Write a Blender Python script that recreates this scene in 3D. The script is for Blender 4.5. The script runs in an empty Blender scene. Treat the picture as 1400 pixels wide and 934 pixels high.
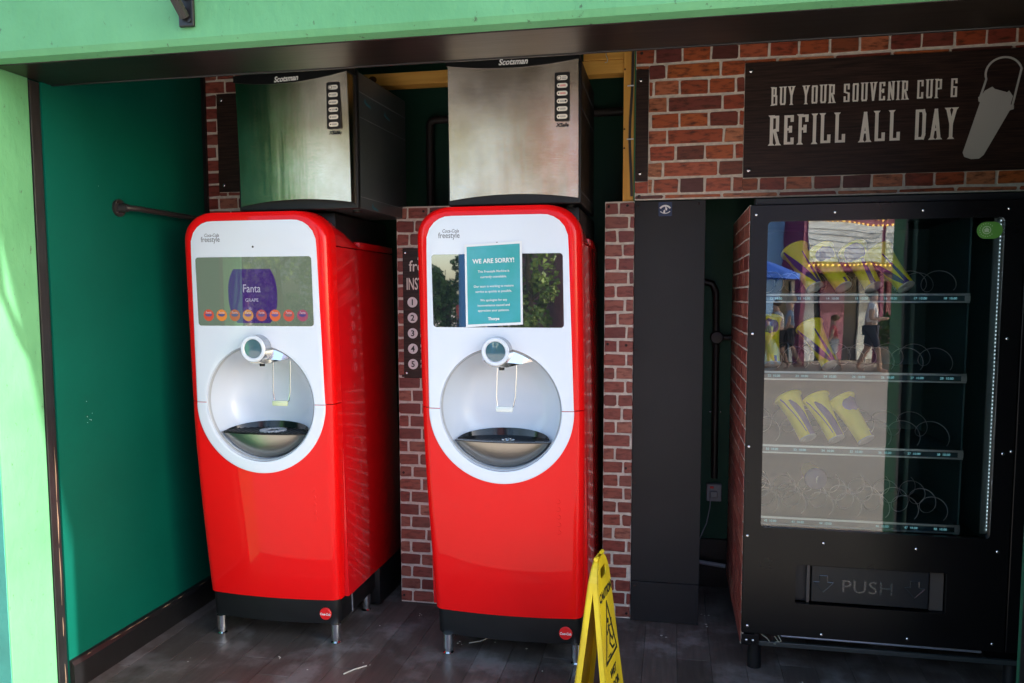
import bpy, bmesh, math, random
from mathutils import Vector, Matrix, noise
R = math.radians
random.seed(7)
S = bpy.context.scene
C = S.collection

# ---------------------------------------------------------------- camera
cam_d = bpy.data.cameras.new('camera'); cam = bpy.data.objects.new('camera', cam_d); C.objects.link(cam)
F_PX, YAW, PITCH, ROLL = 1090.2, .19705, .08253, -.00172
fw = Vector((-math.sin(YAW) * math.cos(PITCH), math.cos(YAW) * math.cos(PITCH), -math.sin(PITCH)))
rt = fw.cross(Vector((0, 0, 1))).normalized(); up = rt.cross(fw)
rt, up = (math.cos(ROLL) * rt + math.sin(ROLL) * up, -math.sin(ROLL) * rt + math.cos(ROLL) * up)
mw = Matrix((rt, up, -fw)).transposed().to_4x4(); mw.translation = Vector((0, 0, 1.62))
cam.matrix_world = mw
cam_d.sensor_width = 36; cam_d.lens = F_PX / 1400 * 36; cam_d.shift_y = 28.3 / 1400
cam_d.clip_end = 600; cam_d.clip_start = .02
S.camera = cam

# ---------------------------------------------------------------- light
SUN = Vector((11, -1.0, 4.6)).normalized()
w = bpy.data.worlds.new('World'); S.world = w; w.use_nodes = True
wn = w.node_tree; wn.nodes.clear()
sky = wn.nodes.new('ShaderNodeTexSky'); sky.sky_type = 'NISHITA'; sky.sun_disc = False; sky.dust_density = 1.6
sky.sun_elevation = math.asin(SUN.z); sky.sun_rotation = math.atan2(SUN.x, SUN.y)
bg = wn.nodes.new('ShaderNodeBackground'); bg.inputs[1].default_value = .15
wo = wn.nodes.new('ShaderNodeOutputWorld')
wn.links.new(sky.outputs[0], bg.inputs[0]); wn.links.new(bg.outputs[0], wo.inputs[0])
sl = bpy.data.lights.new('sun', 'SUN'); so = bpy.data.objects.new('sun', sl); C.objects.link(so)
sl.energy = 2.2; sl.angle = R(.5); sl.color = (1, .96, .90)
so.rotation_euler = SUN.to_track_quat('Z', 'Y').to_euler(); so.location = (8, -4, 12)
S.view_settings.view_transform = 'Standard'; S.view_settings.look = 'None'
S.view_settings.exposure = 2.1; S.view_settings.gamma = 1
try:
    S.cycles.max_bounces = 8; S.cycles.transparent_max_bounces = 12
    S.cycles.use_denoising = True
except Exception: pass

# ---------------------------------------------------------------- materials
def mat(name, col=(.5, .5, .5), rough=.5, metal=0, coat=0, spec=.5, var=.0, vscale=6, col2=None, bump=0, bscale=40,
        bstretch=(1, 1, 1), emit=None, estr=0, rvar=0, coatr=.03, aniso=0, ior=None, stretch=(1, 1, 1)):
    m = bpy.data.materials.new(name); m.use_nodes = True
    nt = m.node_tree; b = nt.nodes['Principled BSDF']; L = nt.links.new
    I = b.inputs
    I['Base Color'].default_value = (*col, 1); I['Roughness'].default_value = rough; I['Metallic'].default_value = metal
    I['Coat Weight'].default_value = coat; I['Coat Roughness'].default_value = coatr
    I['Specular IOR Level'].default_value = spec
    if ior: I['IOR'].default_value = ior
    tc = nt.nodes.new('ShaderNodeTexCoord')
    def nz(scale, st, det=5):
        mp = nt.nodes.new('ShaderNodeMapping'); mp.inputs['Scale'].default_value = st
        n = nt.nodes.new('ShaderNodeTexNoise'); n.inputs['Scale'].default_value = scale; n.inputs['Detail'].default_value = det
        L(tc.outputs['Object'], mp.inputs[0]); L(mp.outputs[0], n.inputs['Vector']); return n
    if var or col2:
        n = nz(vscale, stretch); rp = nt.nodes.new('ShaderNodeValToRGB')
        c2 = col2 or tuple(max(0, c * (1 - var)) for c in col)
        rp.color_ramp.elements[0].position = .35; rp.color_ramp.elements[1].position = .68
        rp.color_ramp.elements[0].color = (*c2, 1); rp.color_ramp.elements[1].color = (*col, 1)
        L(n.outputs[0], rp.inputs[0]); L(rp.outputs[0], I['Base Color'])
    if rvar:
        n = nz(vscale * 1.7, (1, 1, 1)); mr = nt.nodes.new('ShaderNodeMapRange')
        mr.inputs[3].default_value = max(0, rough - rvar); mr.inputs[4].default_value = min(1, rough + rvar)
        L(n.outputs[0], mr.inputs[0]); L(mr.outputs[0], I['Roughness'])
    if bump:
        n = nz(bscale, bstretch); bp = nt.nodes.new('ShaderNodeBump'); bp.inputs['Strength'].default_value = 1
        bp.inputs['Distance'].default_value = bump
        L(n.outputs[0], bp.inputs['Height']); L(bp.outputs[0], I['Normal'])
    if aniso: I['Anisotropic'].default_value = aniso
    if emit:
        I['Emission Color'].default_value = (*emit, 1); I['Emission Strength'].default_value = estr
    return m

M = {}
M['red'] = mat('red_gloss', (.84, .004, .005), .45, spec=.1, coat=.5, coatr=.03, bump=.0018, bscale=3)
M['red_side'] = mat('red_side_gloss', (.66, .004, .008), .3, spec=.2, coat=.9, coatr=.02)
M['white'] = mat('white_gloss_plastic', (.74, .79, .88), .28, coat=.5, coatr=.08)
M['bowl'] = mat('bowl_plastic', (.66, .72, .81), .3, coat=.3, coatr=.1)
M['black'] = mat('black_plastic', (.007, .0075, .009), .45, spec=.35, var=.3, vscale=9, rvar=.1)
M['blackgloss'] = mat('black_gloss', (.006, .007, .009), .12)
M['screen_off'] = mat('dark_screen_glass', (.012, .016, .02), .03, spec=1.0, coat=1, coatr=.01); M['screen_off'].node_tree.nodes['Principled BSDF'].inputs['Coat IOR'].default_value = 2.7
M['chrome'] = mat('chrome', (.8, .81, .82), .12, metal=1, rvar=.06)
M['bowlsteel'] = mat('bowl_brushed_steel', (.42, .40, .37), .3, metal=1, bump=.0002, bscale=60, bstretch=(1, 1, 14))
M['steelside'] = mat('coated_steel_side', (.055, .065, .07), .38, var=.3, vscale=4, bump=.0003, bscale=5, coat=.2)
M['brown'] = mat('brown_soffit_paint', (.014, .010, .008), .3, spec=.35, var=.5, vscale=3, bump=.0008, bscale=8, bstretch=(.4, 3, 1))
M['trim'] = mat('black_wood_trim', (.010, .010, .011), .4, var=.4, vscale=12, bump=.001, bscale=30, bstretch=(3, 3, .3))
M['wood_worn'] = mat('worn_bare_wood', (.30, .19, .12), .7, var=.6, vscale=25, stretch=(1, 1, .2))
M['bluepost'] = mat('blue_painted_steel', (.06, .22, .5), .4)
M['timber'] = mat('yellow_pine_timber', (.88, .50, .11), .6, col2=(.72, .35, .06), vscale=14, stretch=(.25, 3, 3), bump=.0008, bscale=40, bstretch=(.2, 3, 3))
M['timber_v'] = mat('yellow_pine_stud', (.88, .50, .11), .6, col2=(.72, .35, .06), vscale=14, stretch=(3, 3, .25), bump=.0008, bscale=40, bstretch=(3, 3, .2))
M['knot'] = mat('timber_knot', (.12, .05, .015), .6, var=.5, vscale=60)
M['pipe'] = mat('dark_pipe', (.02, .017, .018), .4)
M['pipe2'] = mat('grey_brown_pipe', (.045, .036, .033), .5)
M['darkpanel'] = mat('charcoal_board', (.020, .020, .022), .5, spec=.3, var=.3, vscale=2, rvar=.06, bump=.0002, bscale=80)
M['signdark'] = mat('dark_woodgrain_print', (.050, .027, .021), .45, spec=.3, col2=(.016, .010, .009), vscale=22, stretch=(.35, 1, 7))
M['cream'] = mat('cream_print', (.82, .79, .72), .5)
M['cupgrey'] = mat('grey_print', (.48, .48, .46), .5)
M['cutedge'] = mat('green_board_edge', (.02, .18, .08), .5)
M['screw'] = mat('zinc_screw_head', (.72, .72, .74), .25, metal=1)
M['screwdk'] = mat('dark_screw_head', (.03, .012, .01), .5)
M['yellow'] = mat('yellow_sign_plastic', (.88, .66, .015), .4, col2=(.66, .47, .02), vscale=5, rvar=.1, bump=.0004, bscale=25)
M['ink'] = mat('black_ink', (.012, .012, .014), .5)
M['greyink'] = mat('grey_ink', (.18, .19, .22), .5)
M['whiteink'] = mat('white_ink', (.8, .8, .8), .5)
M['redlogo'] = mat('red_badge', (.75, .01, .012), .35)
M['teal'] = mat('teal_poster_print', (.02, .33, .33), .35, col2=(.05, .38, .45), vscale=9, coat=.6, coatr=.1)
M['paper'] = mat('white_paper', (.80, .81, .84), .5)
M['vend'] = mat('black_powder_coat', (.0035, .0035, .004), .3, spec=.28, rvar=.08, vscale=3)
M['vin'] = mat('vending_interior', (.03, .085, .095), .6)
M['shelf'] = mat('shelf_front_aluminium', (.45, .55, .55), .35, metal=.6)
M['shelfslot'] = mat('label_slot', (.02, .06, .075), .3)
M['lcd'] = mat('label_text', (.25, .5, .55), .4, emit=(.3, .8, .9), estr=.12)
M['wire'] = mat('steel_wire', (.8, .84, .86), .35, metal=.6)
M['led'] = mat('led_strip', (.6, .75, .8), .5, emit=(.55, .85, 1), estr=.16)
M['leddot'] = mat('led_dots', (.8, .9, 1), .5, emit=(.7, .9, 1), estr=.22)
M['stripgrey'] = mat('pale_side_strip', (.14, .18, .18), .5)
M['cupy'] = mat('yellow_cup_plastic', (.90, .84, .02), .35)
M['cupp'] = mat('purple_cup_print', (.045, .03, .22), .35)
M['cupw'] = mat('pale_cup_bottom', (.55, .58, .55), .4)
M['ball'] = mat('navy_blue_cup_lid', (.012, .03, .14), .25)
M['stickgreen'] = mat('green_sticker', (.07, .22, .03), .5)
M['stickink'] = mat('sticker_ink', (.35, .45, .3), .5)
M['skirt'] = mat('black_skirting_paint', (.010, .010, .011), .35, var=.4, vscale=15)
M['socket'] = mat('white_socket_plastic', (.32, .33, .37), .4)
M['backroom'] = mat('dark_green_back_wall', (.004, .075, .042), .6, var=.2, vscale=2)
M['ceil'] = mat('interior_ceiling', (.012, .014, .013), .8)
M['clear'] = mat('clear_lime_acrylic', (.65, .72, .45), .1, coat=1)
M['clearw'] = mat('clear_white_acrylic', (.75, .8, .78), .08, coat=1)
M['facade_teal'] = mat('teal_outer_paint', (.05, .30, .24), .6, var=.2, vscale=5, bump=.002, bscale=30)  # shade on the mint front face, put into a darker teal colour
M['leaf'] = mat('green_leaves', (.12, .24, .05), .6, var=.6, vscale=2)
M['leaf2'] = mat('olive_leaves', (.24, .34, .07), .6, var=.5, vscale=2)
M['pink'] = mat('pink_blossom', (.6, .3, .35), .6, var=.3)
M['bark'] = mat('tree_bark', (.12, .08, .05), .9, var=.4, bump=.01)
M['pave'] = mat('tan_paving', (.60, .50, .40), .85, var=.15, vscale=1.2, bump=.002, bscale=60)
M['asphalt'] = mat('street_surface', (.61, .50, .39), .85, var=.15, vscale=.8, bump=.002, bscale=90)
M['debris'] = mat('pale_debris', (.5, .48, .42), .8)

def stucco():
    m = mat('mint_green_masonry_paint', (.135, .50, .27), .62, spec=.3, bump=.005, bscale=22, bstretch=(1, 1, .6))
    nt = m.node_tree; L = nt.links.new; b = nt.nodes['Principled BSDF']
    tc = nt.nodes.new('ShaderNodeTexCoord')
    n1 = nt.nodes.new('ShaderNodeTexNoise'); n1.inputs['Scale'].default_value = 2.2; n1.inputs['Detail'].default_value = 6
    r1 = nt.nodes.new('ShaderNodeValToRGB'); r1.color_ramp.elements[0].color = (.085, .28, .125, 1); r1.color_ramp.elements[1].color = (.125, .365, .175, 1)
    r1.color_ramp.elements[0].position = .3; r1.color_ramp.elements[1].position = .7
    # small chips and scuffs in the paint
    mp = nt.nodes.new('ShaderNodeMapping'); mp.inputs['Scale'].default_value = (1, 1, .55)
    n2 = nt.nodes.new('ShaderNodeTexNoise'); n2.inputs['Scale'].default_value = 34; n2.inputs['Detail'].default_value = 8; n2.inputs['Roughness'].default_value = .7
    r2 = nt.nodes.new('ShaderNodeValToRGB'); r2.color_ramp.elements[0].position = .62; r2.color_ramp.elements[1].position = .67
    mx = nt.nodes.new('ShaderNodeMix'); mx.data_type = 'RGBA'; mx.inputs['B'].default_value = (.06, .12, .07, 1)
    L(tc.outputs['Object'], n1.inputs['Vector']); L(tc.outputs['Object'], mp.inputs[0]); L(mp.outputs[0], n2.inputs['Vector'])
    L(n1.outputs[0], r1.inputs[0]); L(n2.outputs[0], r2.inputs[0])
    L(r2.outputs[0], mx.inputs['Factor']); L(r1.outputs[0], mx.inputs['A']); L(mx.outputs['Result'], b.inputs['Base Color'])
    return m
M['mint'] = stucco()
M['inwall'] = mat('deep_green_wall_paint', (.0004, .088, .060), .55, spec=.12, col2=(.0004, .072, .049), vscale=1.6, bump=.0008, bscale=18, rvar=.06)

def brickmat(name, cols, dark):
    m = bpy.data.materials.new(name); m.use_nodes = True; nt = m.node_tree; L = nt.links.new; b = nt.nodes['Principled BSDF']
    oi = nt.nodes.new('ShaderNodeObjectInfo'); rp = nt.nodes.new('ShaderNodeValToRGB')
    el = rp.color_ramp.elements
    while len(el) < len(cols): el.new(.5)
    for i, c in enumerate(cols): el[i].position = i / (len(cols) - 1); el[i].color = (*c, 1)
    L(oi.outputs['Random'], rp.inputs[0])
    tc = nt.nodes.new('ShaderNodeTexCoord'); mp = nt.nodes.new('ShaderNodeMapping'); mp.inputs['Scale'].default_value = (.7, .7, 2.2)
    ad = nt.nodes.new('ShaderNodeVectorMath'); ad.operation = 'ADD'
    L(tc.outputs['Object'], mp.inputs[0]); L(mp.outputs[0], ad.inputs[0]); L(oi.outputs['Location'], ad.inputs[1])
    n = nt.nodes.new('ShaderNodeTexNoise'); n.inputs['Scale'].default_value = 26; n.inputs['Detail'].default_value = 8; n.inputs['Roughness'].default_value = .62
    L(ad.outputs[0], n.inputs['Vector'])
    r2 = nt.nodes.new('ShaderNodeValToRGB'); r2.color_ramp.elements[0].position = .31; r2.color_ramp.elements[1].position = .53
    mx = nt.nodes.new('ShaderNodeMix'); mx.data_type = 'RGBA'; mx.inputs['A'].default_value = (*dark, 1)
    L(n.outputs[0], r2.inputs[0]); L(r2.outputs[0], mx.inputs['Factor']); L(rp.outputs[0], mx.inputs['B'])
    L(mx.outputs['Result'], b.inputs['Base Color'])
    b.inputs['Roughness'].default_value = .42
    bp = nt.nodes.new('ShaderNodeBump'); bp.inputs['Distance'].default_value = .0012; L(n.outputs[0], bp.inputs['Height']); L(bp.outputs[0], b.inputs['Normal'])
    return m
M['brick_low'] = brickmat('printed_red_brick', [(.22, .045, .035), (.31, .08, .055), (.17, .035, .03), (.38, .14, .095), (.25, .05, .04)], (.11, .02, .016))
M['brick_top'] = brickmat('printed_orange_brick', [(.36, .07, .03), (.50, .13, .035), (.10, .03, .025), (.42, .08, .035), (.54, .21, .10), (.26, .05, .03), (.16, .04, .035), (.46, .10, .03)], (.07, .02, .01))
M['mortar'] = mat('mortar', (.76, .69, .60), .8, var=.25, vscale=40, bump=.001, bscale=120)

def plankmat():
    m = mat('dark_vinyl_plank', (.05, .04, .037), .42, rvar=.14, vscale=5, bump=.0006, bscale=30, bstretch=(6, .4, 1))
    nt = m.node_tree; L = nt.links.new; b = nt.nodes['Principled BSDF']
    oi = nt.nodes.new('ShaderNodeObjectInfo'); tc = nt.nodes.new('ShaderNodeTexCoord')
    ad = nt.nodes.new('ShaderNodeVectorMath'); L(tc.outputs['Object'], ad.inputs[0]); L(oi.outputs['Location'], ad.inputs[1])
    mp = nt.nodes.new('ShaderNodeMapping'); mp.inputs['Scale'].default_value = (9, .8, 1); L(ad.outputs[0], mp.inputs[0])
    n = nt.nodes.new('ShaderNodeTexNoise'); n.inputs['Scale'].default_value = 6; n.inputs['Detail'].default_value = 6; L(mp.outputs[0], n.inputs['Vector'])
    rp = nt.nodes.new('ShaderNodeValToRGB'); rp.color_ramp.elements[0].color = (.050, .039, .034, 1); rp.color_ramp.elements[1].color = (.135, .108, .094, 1)
    L(n.outputs[0], rp.inputs[0])
    # wet dirt and dried spills over the planks
    n2 = nt.nodes.new('ShaderNodeTexNoise'); n2.inputs['Scale'].default_value = 3.4; n2.inputs['Detail'].default_value = 9; n2.inputs['Roughness'].default_value = .65; L(ad.outputs[0], n2.inputs['Vector'])
    r2 = nt.nodes.new('ShaderNodeValToRGB'); r2.color_ramp.elements[0].position = .50; r2.color_ramp.elements[1].position = .62
    r2.color_ramp.elements[1].color = (.75, .75, .75, 1)
    mx = nt.nodes.new('ShaderNodeMix'); mx.data_type = 'RGBA'; mx.inputs['B'].default_value = (.20, .18, .17, 1)
    L(n2.outputs[0], r2.inputs[0]); L(r2.outputs[0], mx.inputs['Factor']); L(rp.outputs[0], mx.inputs['A'])
    hs = nt.nodes.new('ShaderNodeHueSaturation'); mr = nt.nodes.new('ShaderNodeMapRange'); mr.inputs[3].default_value = .75; mr.inputs[4].default_value = 1.2
    n3 = nt.nodes.new('ShaderNodeTexNoise'); n3.inputs['Scale'].default_value = 1.7; n3.inputs['Detail'].default_value = 7; L(ad.outputs[0], n3.inputs['Vector'])
    r3 = nt.nodes.new('ShaderNodeMapRange'); r3.inputs[1].default_value = .47; r3.inputs[2].default_value = .56; r3.inputs[3].default_value = .36; r3.inputs[4].default_value = .62; b.inputs['Specular IOR Level'].default_value = .35; L(n3.outputs[0], r3.inputs[0])
    L(r3.outputs[0], b.inputs['Roughness'])
    L(oi.outputs['Random'], mr.inputs[0]); L(mr.outputs[0], hs.inputs['Value']); L(mx.outputs['Result'], hs.inputs['Color']); L(hs.outputs[0], b.inputs['Base Color'])
    return m
M['plank'] = plankmat()

def steelmat(name, seed):
    m = bpy.data.materials.new(name); m.use_nodes = True; nt = m.node_tree; L = nt.links.new; b = nt.nodes['Principled BSDF']
    b.inputs['Metallic'].default_value = 1
    tc = nt.nodes.new('ShaderNodeTexCoord')
    def nz(sc, st, det, off=0):
        mp = nt.nodes.new('ShaderNodeMapping'); mp.inputs['Scale'].default_value = st; mp.inputs['Location'].default_value = (seed * 3.1 + off, 0, seed)
        n = nt.nodes.new('ShaderNodeTexNoise'); n.inputs['Scale'].default_value = sc; n.inputs['Detail'].default_value = det
        L(tc.outputs['Object'], mp.inputs[0]); L(mp.outputs[0], n.inputs['Vector']); return n
    big = nz(3, (3.4, 1, .35), 3); fine = nz(60, (.25, 1, 16), 2)
    smear = nz(5, (1, 1, .8), 8, 4)
    rp = nt.nodes.new('ShaderNodeValToRGB'); rp.color_ramp.elements[0].color = (.60, .51, .38, 1); rp.color_ramp.elements[1].color = (.84, .78, .67, 1)
    rp.color_ramp.elements[0].position = .35; rp.color_ramp.elements[1].position = .65
    L(smear.outputs[0], rp.inputs[0]); L(rp.outputs[0], b.inputs['Base Color'])
    mr = nt.nodes.new('ShaderNodeMapRange'); mr.inputs[3].default_value = .15; mr.inputs[4].default_value = .28; L(smear.outputs[0], mr.inputs[0]); L(mr.outputs[0], b.inputs['Roughness'])
    b1 = nt.nodes.new('ShaderNodeBump'); b1.inputs['Distance'].default_value = .0026; L(big.outputs[0], b1.inputs['Height'])
    b2 = nt.nodes.new('ShaderNodeBump'); b2.inputs['Distance'].default_value = .00025; L(fine.outputs[0], b2.inputs['Height']); L(b1.outputs[0], b2.inputs['Normal'])
    L(b2.outputs[0], b.inputs['Normal'])
    b.inputs['Anisotropic'].default_value = 1.0
    tg = nt.nodes.new('ShaderNodeCombineXYZ'); tg.inputs[2].default_value = 1; L(tg.outputs[0], b.inputs['Tangent'])
    return m

def glassmat(name, ior, tint=(1, 1, 1)):
    m = bpy.data.materials.new(name); m.use_nodes = True; nt = m.node_tree; nt.nodes.clear(); L = nt.links.new
    o = nt.nodes.new('ShaderNodeOutputMaterial'); mx = nt.nodes.new('ShaderNodeMixShader'); fr = nt.nodes.new('ShaderNodeFresnel')
    fr.inputs[0].default_value = ior
    t = nt.nodes.new('ShaderNodeBsdfTransparent'); t.inputs[0].default_value = (*tint, 1)
    g = nt.nodes.new('ShaderNodeBsdfGlossy'); g.inputs['Roughness'].default_value = .0
    # slight waviness of the pane
    tc = nt.nodes.new('ShaderNodeTexCoord'); n = nt.nodes.new('ShaderNodeTexNoise'); n.inputs['Scale'].default_value = 2.5
    bp = nt.nodes.new('ShaderNodeBump'); bp.inputs['Distance'].default_value = .0009; L(tc.outputs['Object'], n.inputs['Vector']); L(n.outputs[0], bp.inputs['Height']); L(bp.outputs[0], g.inputs['Normal'])
    L(fr.outputs[0], mx.inputs[0]); L(t.outputs[0], mx.inputs[1]); L(g.outputs[0], mx.inputs[2]); L(mx.outputs[0], o.inputs[0])
    return m
M['glass'] = glassmat('window_glass', 1.9, (.98, 1, 1))

# ---------------------------------------------------------------- helpers
ORG = {}
def thing(name, label, cat, loc=(0, 0, 0), group=None, kind=None):
    o = bpy.data.objects.new(name, None); C.objects.link(o); o.location = loc; o.empty_display_size = .1
    ORG[o.name] = Vector(loc)
    if label: o['label'] = label
    if cat: o['category'] = cat
    if group: o['group'] = group
    if kind: o['kind'] = kind
    return o
def tag(o, label=None, cat=None, group=None, kind=None):
    if label: o['label'] = label
    if cat: o['category'] = cat
    if group: o['group'] = group
    if kind: o['kind'] = kind
    return o
def link(name, me, parent=None, loc=None):
    o = bpy.data.objects.new(name, me); C.objects.link(o)
    if loc is None: loc = Vector((0, 0, 0))
    org = ORG[parent.name] if parent else Vector((0, 0, 0))
    o.parent = parent
    o.location = Vector(loc) - org if loc != Vector((0, 0, 0)) or not parent else (0, 0, 0)
    ORG[o.name] = Vector(loc) if loc != Vector((0, 0, 0)) else org
    return o
def obj(name, bm, m, parent=None, smooth=False, loc=None, normals=True):
    """bm holds world coordinates; the mesh origin is put at loc (or at the parent's origin)"""
    if normals: bmesh.ops.recalc_face_normals(bm, faces=bm.faces)
    base = Vector(loc) if loc is not None else (ORG[parent.name] if parent else Vector((0, 0, 0)))
    for v in bm.verts: v.co -= base
    me = bpy.data.meshes.new(name); bm.to_mesh(me); bm.free()
    for mm in (m if isinstance(m, (list, tuple)) else [m]): me.materials.append(mm)
    if smooth:
        for p in me.polygons: p.use_smooth = True
        try: me.set_sharp_from_angle(angle=R(38))
        except Exception: pass
    o = bpy.data.objects.new(name, me); C.objects.link(o)
    if parent:
        o.parent = parent; o.location = base - ORG[parent.name]
    else: o.location = base
    ORG[o.name] = base
    return o
def NB(): return bmesh.new()
def box(bm, x0, x1, y0, y1, z0, z1, bev=0, seg=2):
    r = bmesh.ops.create_cube(bm, size=1)
    for v in r['verts']:
        v.co = Vector(((x0 + x1) / 2 + v.co.x * (x1 - x0), (y0 + y1) / 2 + v.co.y * (y1 - y0), (z0 + z1) / 2 + v.co.z * (z1 - z0)))
    if bev:
        es = list({e for v in r['verts'] for e in v.link_edges})
        bmesh.ops.bevel(bm, geom=es, offset=bev, segments=seg, profile=.5, affect='EDGES')
    return bm
def B(*a, **k): return box(NB(), *a, **k)
def cyl(bm, p0, p1, r0, r1=None, n=20, caps=True):
    r1 = r0 if r1 is None else r1; p0 = Vector(p0); p1 = Vector(p1); d = p1 - p0
    q = d.to_track_quat('Z', 'Y').to_matrix()
    rings = []
    for p, r in ((p0, r0), (p1, r1)):
        rings.append([bm.verts.new(p + q @ Vector((r * math.cos(2 * math.pi * i / n), r * math.sin(2 * math.pi * i / n), 0))) for i in range(n)])
    for i in range(n):
        j = (i + 1) % n; bm.faces.new((rings[0][i], rings[0][j], rings[1][j], rings[1][i]))
    if caps:
        bm.faces.new(rings[0][::-1]); bm.faces.new(rings[1])
    return bm
def tube(bm, pts, r, n=8):
    pts = [Vector(p) for p in pts]; prev = None; u = None
    for i, p in enumerate(pts):
        t = ((pts[min(i + 1, len(pts) - 1)] - pts[max(i - 1, 0)])).normalized()
        if u is None:
            u = t.orthogonal().normalized()
        else:
            u = (u - t * u.dot(t)).normalized()
        v = t.cross(u)
        rr = r(i / (len(pts) - 1)) if callable(r) else r
        ring = [bm.verts.new(p + (u * math.cos(2 * math.pi * k / n) + v * math.sin(2 * math.pi * k / n)) * rr) for k in range(n)]
        if prev:
            for k in range(n): bm.faces.new((prev[k], prev[(k + 1) % n], ring[(k + 1) % n], ring[k]))
        else: bm.faces.new(ring[::-1])
        prev = ring
    bm.faces.new(prev); return bm
def lathe(bm, prof, c, axis='y', n=48, a0=0, a1=2 * math.pi):
    """prof: (radius, depth) pairs; axis y: revolve round the y direction through c"""
    full = abs(a1 - a0 - 2 * math.pi) < 1e-4; cols = n if full else n + 1; rings = []
    for r, d in prof:
        ring = []
        for i in range(cols):
            a = a0 + (a1 - a0) * i / n
            if axis == 'y': ring.append(bm.verts.new((c[0] + r * math.cos(a), c[1] + d, c[2] + r * math.sin(a))))
            else: ring.append(bm.verts.new((c[0] + r * math.cos(a), c[1] + r * math.sin(a), c[2] + d)))
        rings.append(ring)
    for a, b in zip(rings, rings[1:]):
        for i in range(n):
            j = (i + 1) % cols if full else i + 1
            try: bm.faces.new((a[i], a[j], b[j], b[i]))
            except ValueError: pass
    bmesh.ops.remove_doubles(bm, verts=bm.verts, dist=1e-6)
    return bm
def prism(bm, pts, y0, y1):
    """polygon in x,z extruded from y0 (front) to y1"""
    a = [bm.verts.new((x, y0, z)) for x, z in pts]; b = [bm.verts.new((x, y1, z)) for x, z in pts]
    bm.faces.new(a); bm.faces.new(b[::-1])
    for i in range(len(pts)):
        j = (i + 1) % len(pts); bm.faces.new((a[i], b[i], b[j], a[j]))
    return bm
def rrect(x0, x1, z0, z1, r, n=6):
    p = []
    for cx, cz, a in ((x1 - r, z1 - r, 0), (x0 + r, z1 - r, 90), (x0 + r, z0 + r, 180), (x1 - r, z0 + r, 270)):
        for i in range(n + 1):
            t = R(a + 90 * i / n); p.append((cx + r * math.cos(t), cz + r * math.sin(t)))
    return p
def circ(cx, cz, r, n=28): return [(cx + r * math.cos(2 * math.pi * i / n), cz + r * math.sin(2 * math.pi * i / n)) for i in range(n)]

def text(name, s, x, z, y, size, m, parent, align='LEFT', shear=0, xs=1, bold=0, ext=.0004, face='-y', space=1, rot=0):
    cu = bpy.data.curves.new('t', 'FONT'); cu.body = s; cu.size = size; cu.align_x = align; cu.shear = shear
    cu.offset = bold; cu.extrude = ext; cu.space_character = space; cu.resolution_u = 3
    o = bpy.data.objects.new('t', cu); C.objects.link(o)
    dg = bpy.context.evaluated_depsgraph_get(); me = bpy.data.meshes.new_from_object(o.evaluated_get(dg))
    bpy.data.objects.remove(o); bpy.data.curves.remove(cu)
    bm = NB(); bm.from_mesh(me); bpy.data.meshes.remove(me)
    cr, sr = math.cos(rot), math.sin(rot)
    for v in bm.verts:
        a, b, c = v.co.x * xs, v.co.y, v.co.z; a, b = a * cr - b * sr, a * sr + b * cr
        if callable(face): v.co = face(a, b, c)
        else: v.co = Vector((x + a, y - c, z + b))
    return obj(name, bm, m, parent, normals=False)

# ---------------------------------------------------------------- the building
def structure(name, bm, m, **k): return tag(obj(name, bm, m, **k), kind='structure')
XL, XR, YF, YI, ZS = -2.42, 1.12, 2.475, 2.70, 2.45
# floor: planks over a base
fl = thing('floor', None, None, (0, 3.5, 0), kind='structure')
obj('floor_base', B(-2.6, 2.6, YF, 5.0, -.06, -.004), M['trim'], fl)
PW = .148
x = -2.47; ci = 0
while x < 2.0:
    ys = [YF + .002]; yy = YF + random.uniform(.25, 1.1)
    while yy < 4.5: ys.append(yy); yy += 1.15
    ys.append(4.5)
    for a, b in zip(ys, ys[1:]):
        bm = B(x + .0008, x + PW - .0008, a + .0008, b - .0008, -.004, 0, bev=.0009, seg=1)
        obj('plank', bm, M['plank'], fl, loc=(x + PW / 2, (a + b) / 2, 0))
    x += PW
# ground outside
structure('pavement', B(-40, 40, -6.2, YF - .003, -.4, -.008), M['pave'])
structure('street', B(-40, 40, -60, -6.2, -.4, -.02), M['asphalt'])
# left interior wall with skirting
lw = thing('interior_wall', 'deep green painted side wall inside the kiosk on the left', 'wall', (XL, 3.5, 0))
obj('wall_face', B(XL - .1, XL + .01, 2.752, 4.5, 0, 2.9), M['inwall'], lw)
def skirting(parent, x0, y0, y1, side=1):
    bm = NB(); pr = [(0, 0), (.022, 0), (.022, .105), (.012, .122), (0, .128)]
    a = [bm.verts.new((x0 + p * side, y0, z)) for p, z in pr]; b = [bm.verts.new((x0 + p * side, y1, z)) for p, z in pr]
    bm.faces.new(a); bm.faces.new(b[::-1])
    for i in range(len(pr)):
        j = (i + 1) % len(pr); bm.faces.new((a[i], b[i], b[j], a[j]))
    o = obj('skirting_board', bm, M['skirt'], parent)
    for q in range(9):
        yy = y0 + .02 + random.random() * 1.0; L = random.uniform(.02, .09)
        bm = NB(); tube(bm, [(x0 + .0155 * side, yy, .1175), (x0 + .0145 * side, yy + L / 2, .1185), (x0 + .0155 * side, yy + L, .1175)], lambda t: .0004 + .0022 * math.sin(math.pi * t), 5)
        obj('bare_wood_scuff', bm, M['wood_worn'], o)
    return o
skirting(lw, XL + .01, 2.752, 4.49)
rc = random.Random(4)
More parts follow.
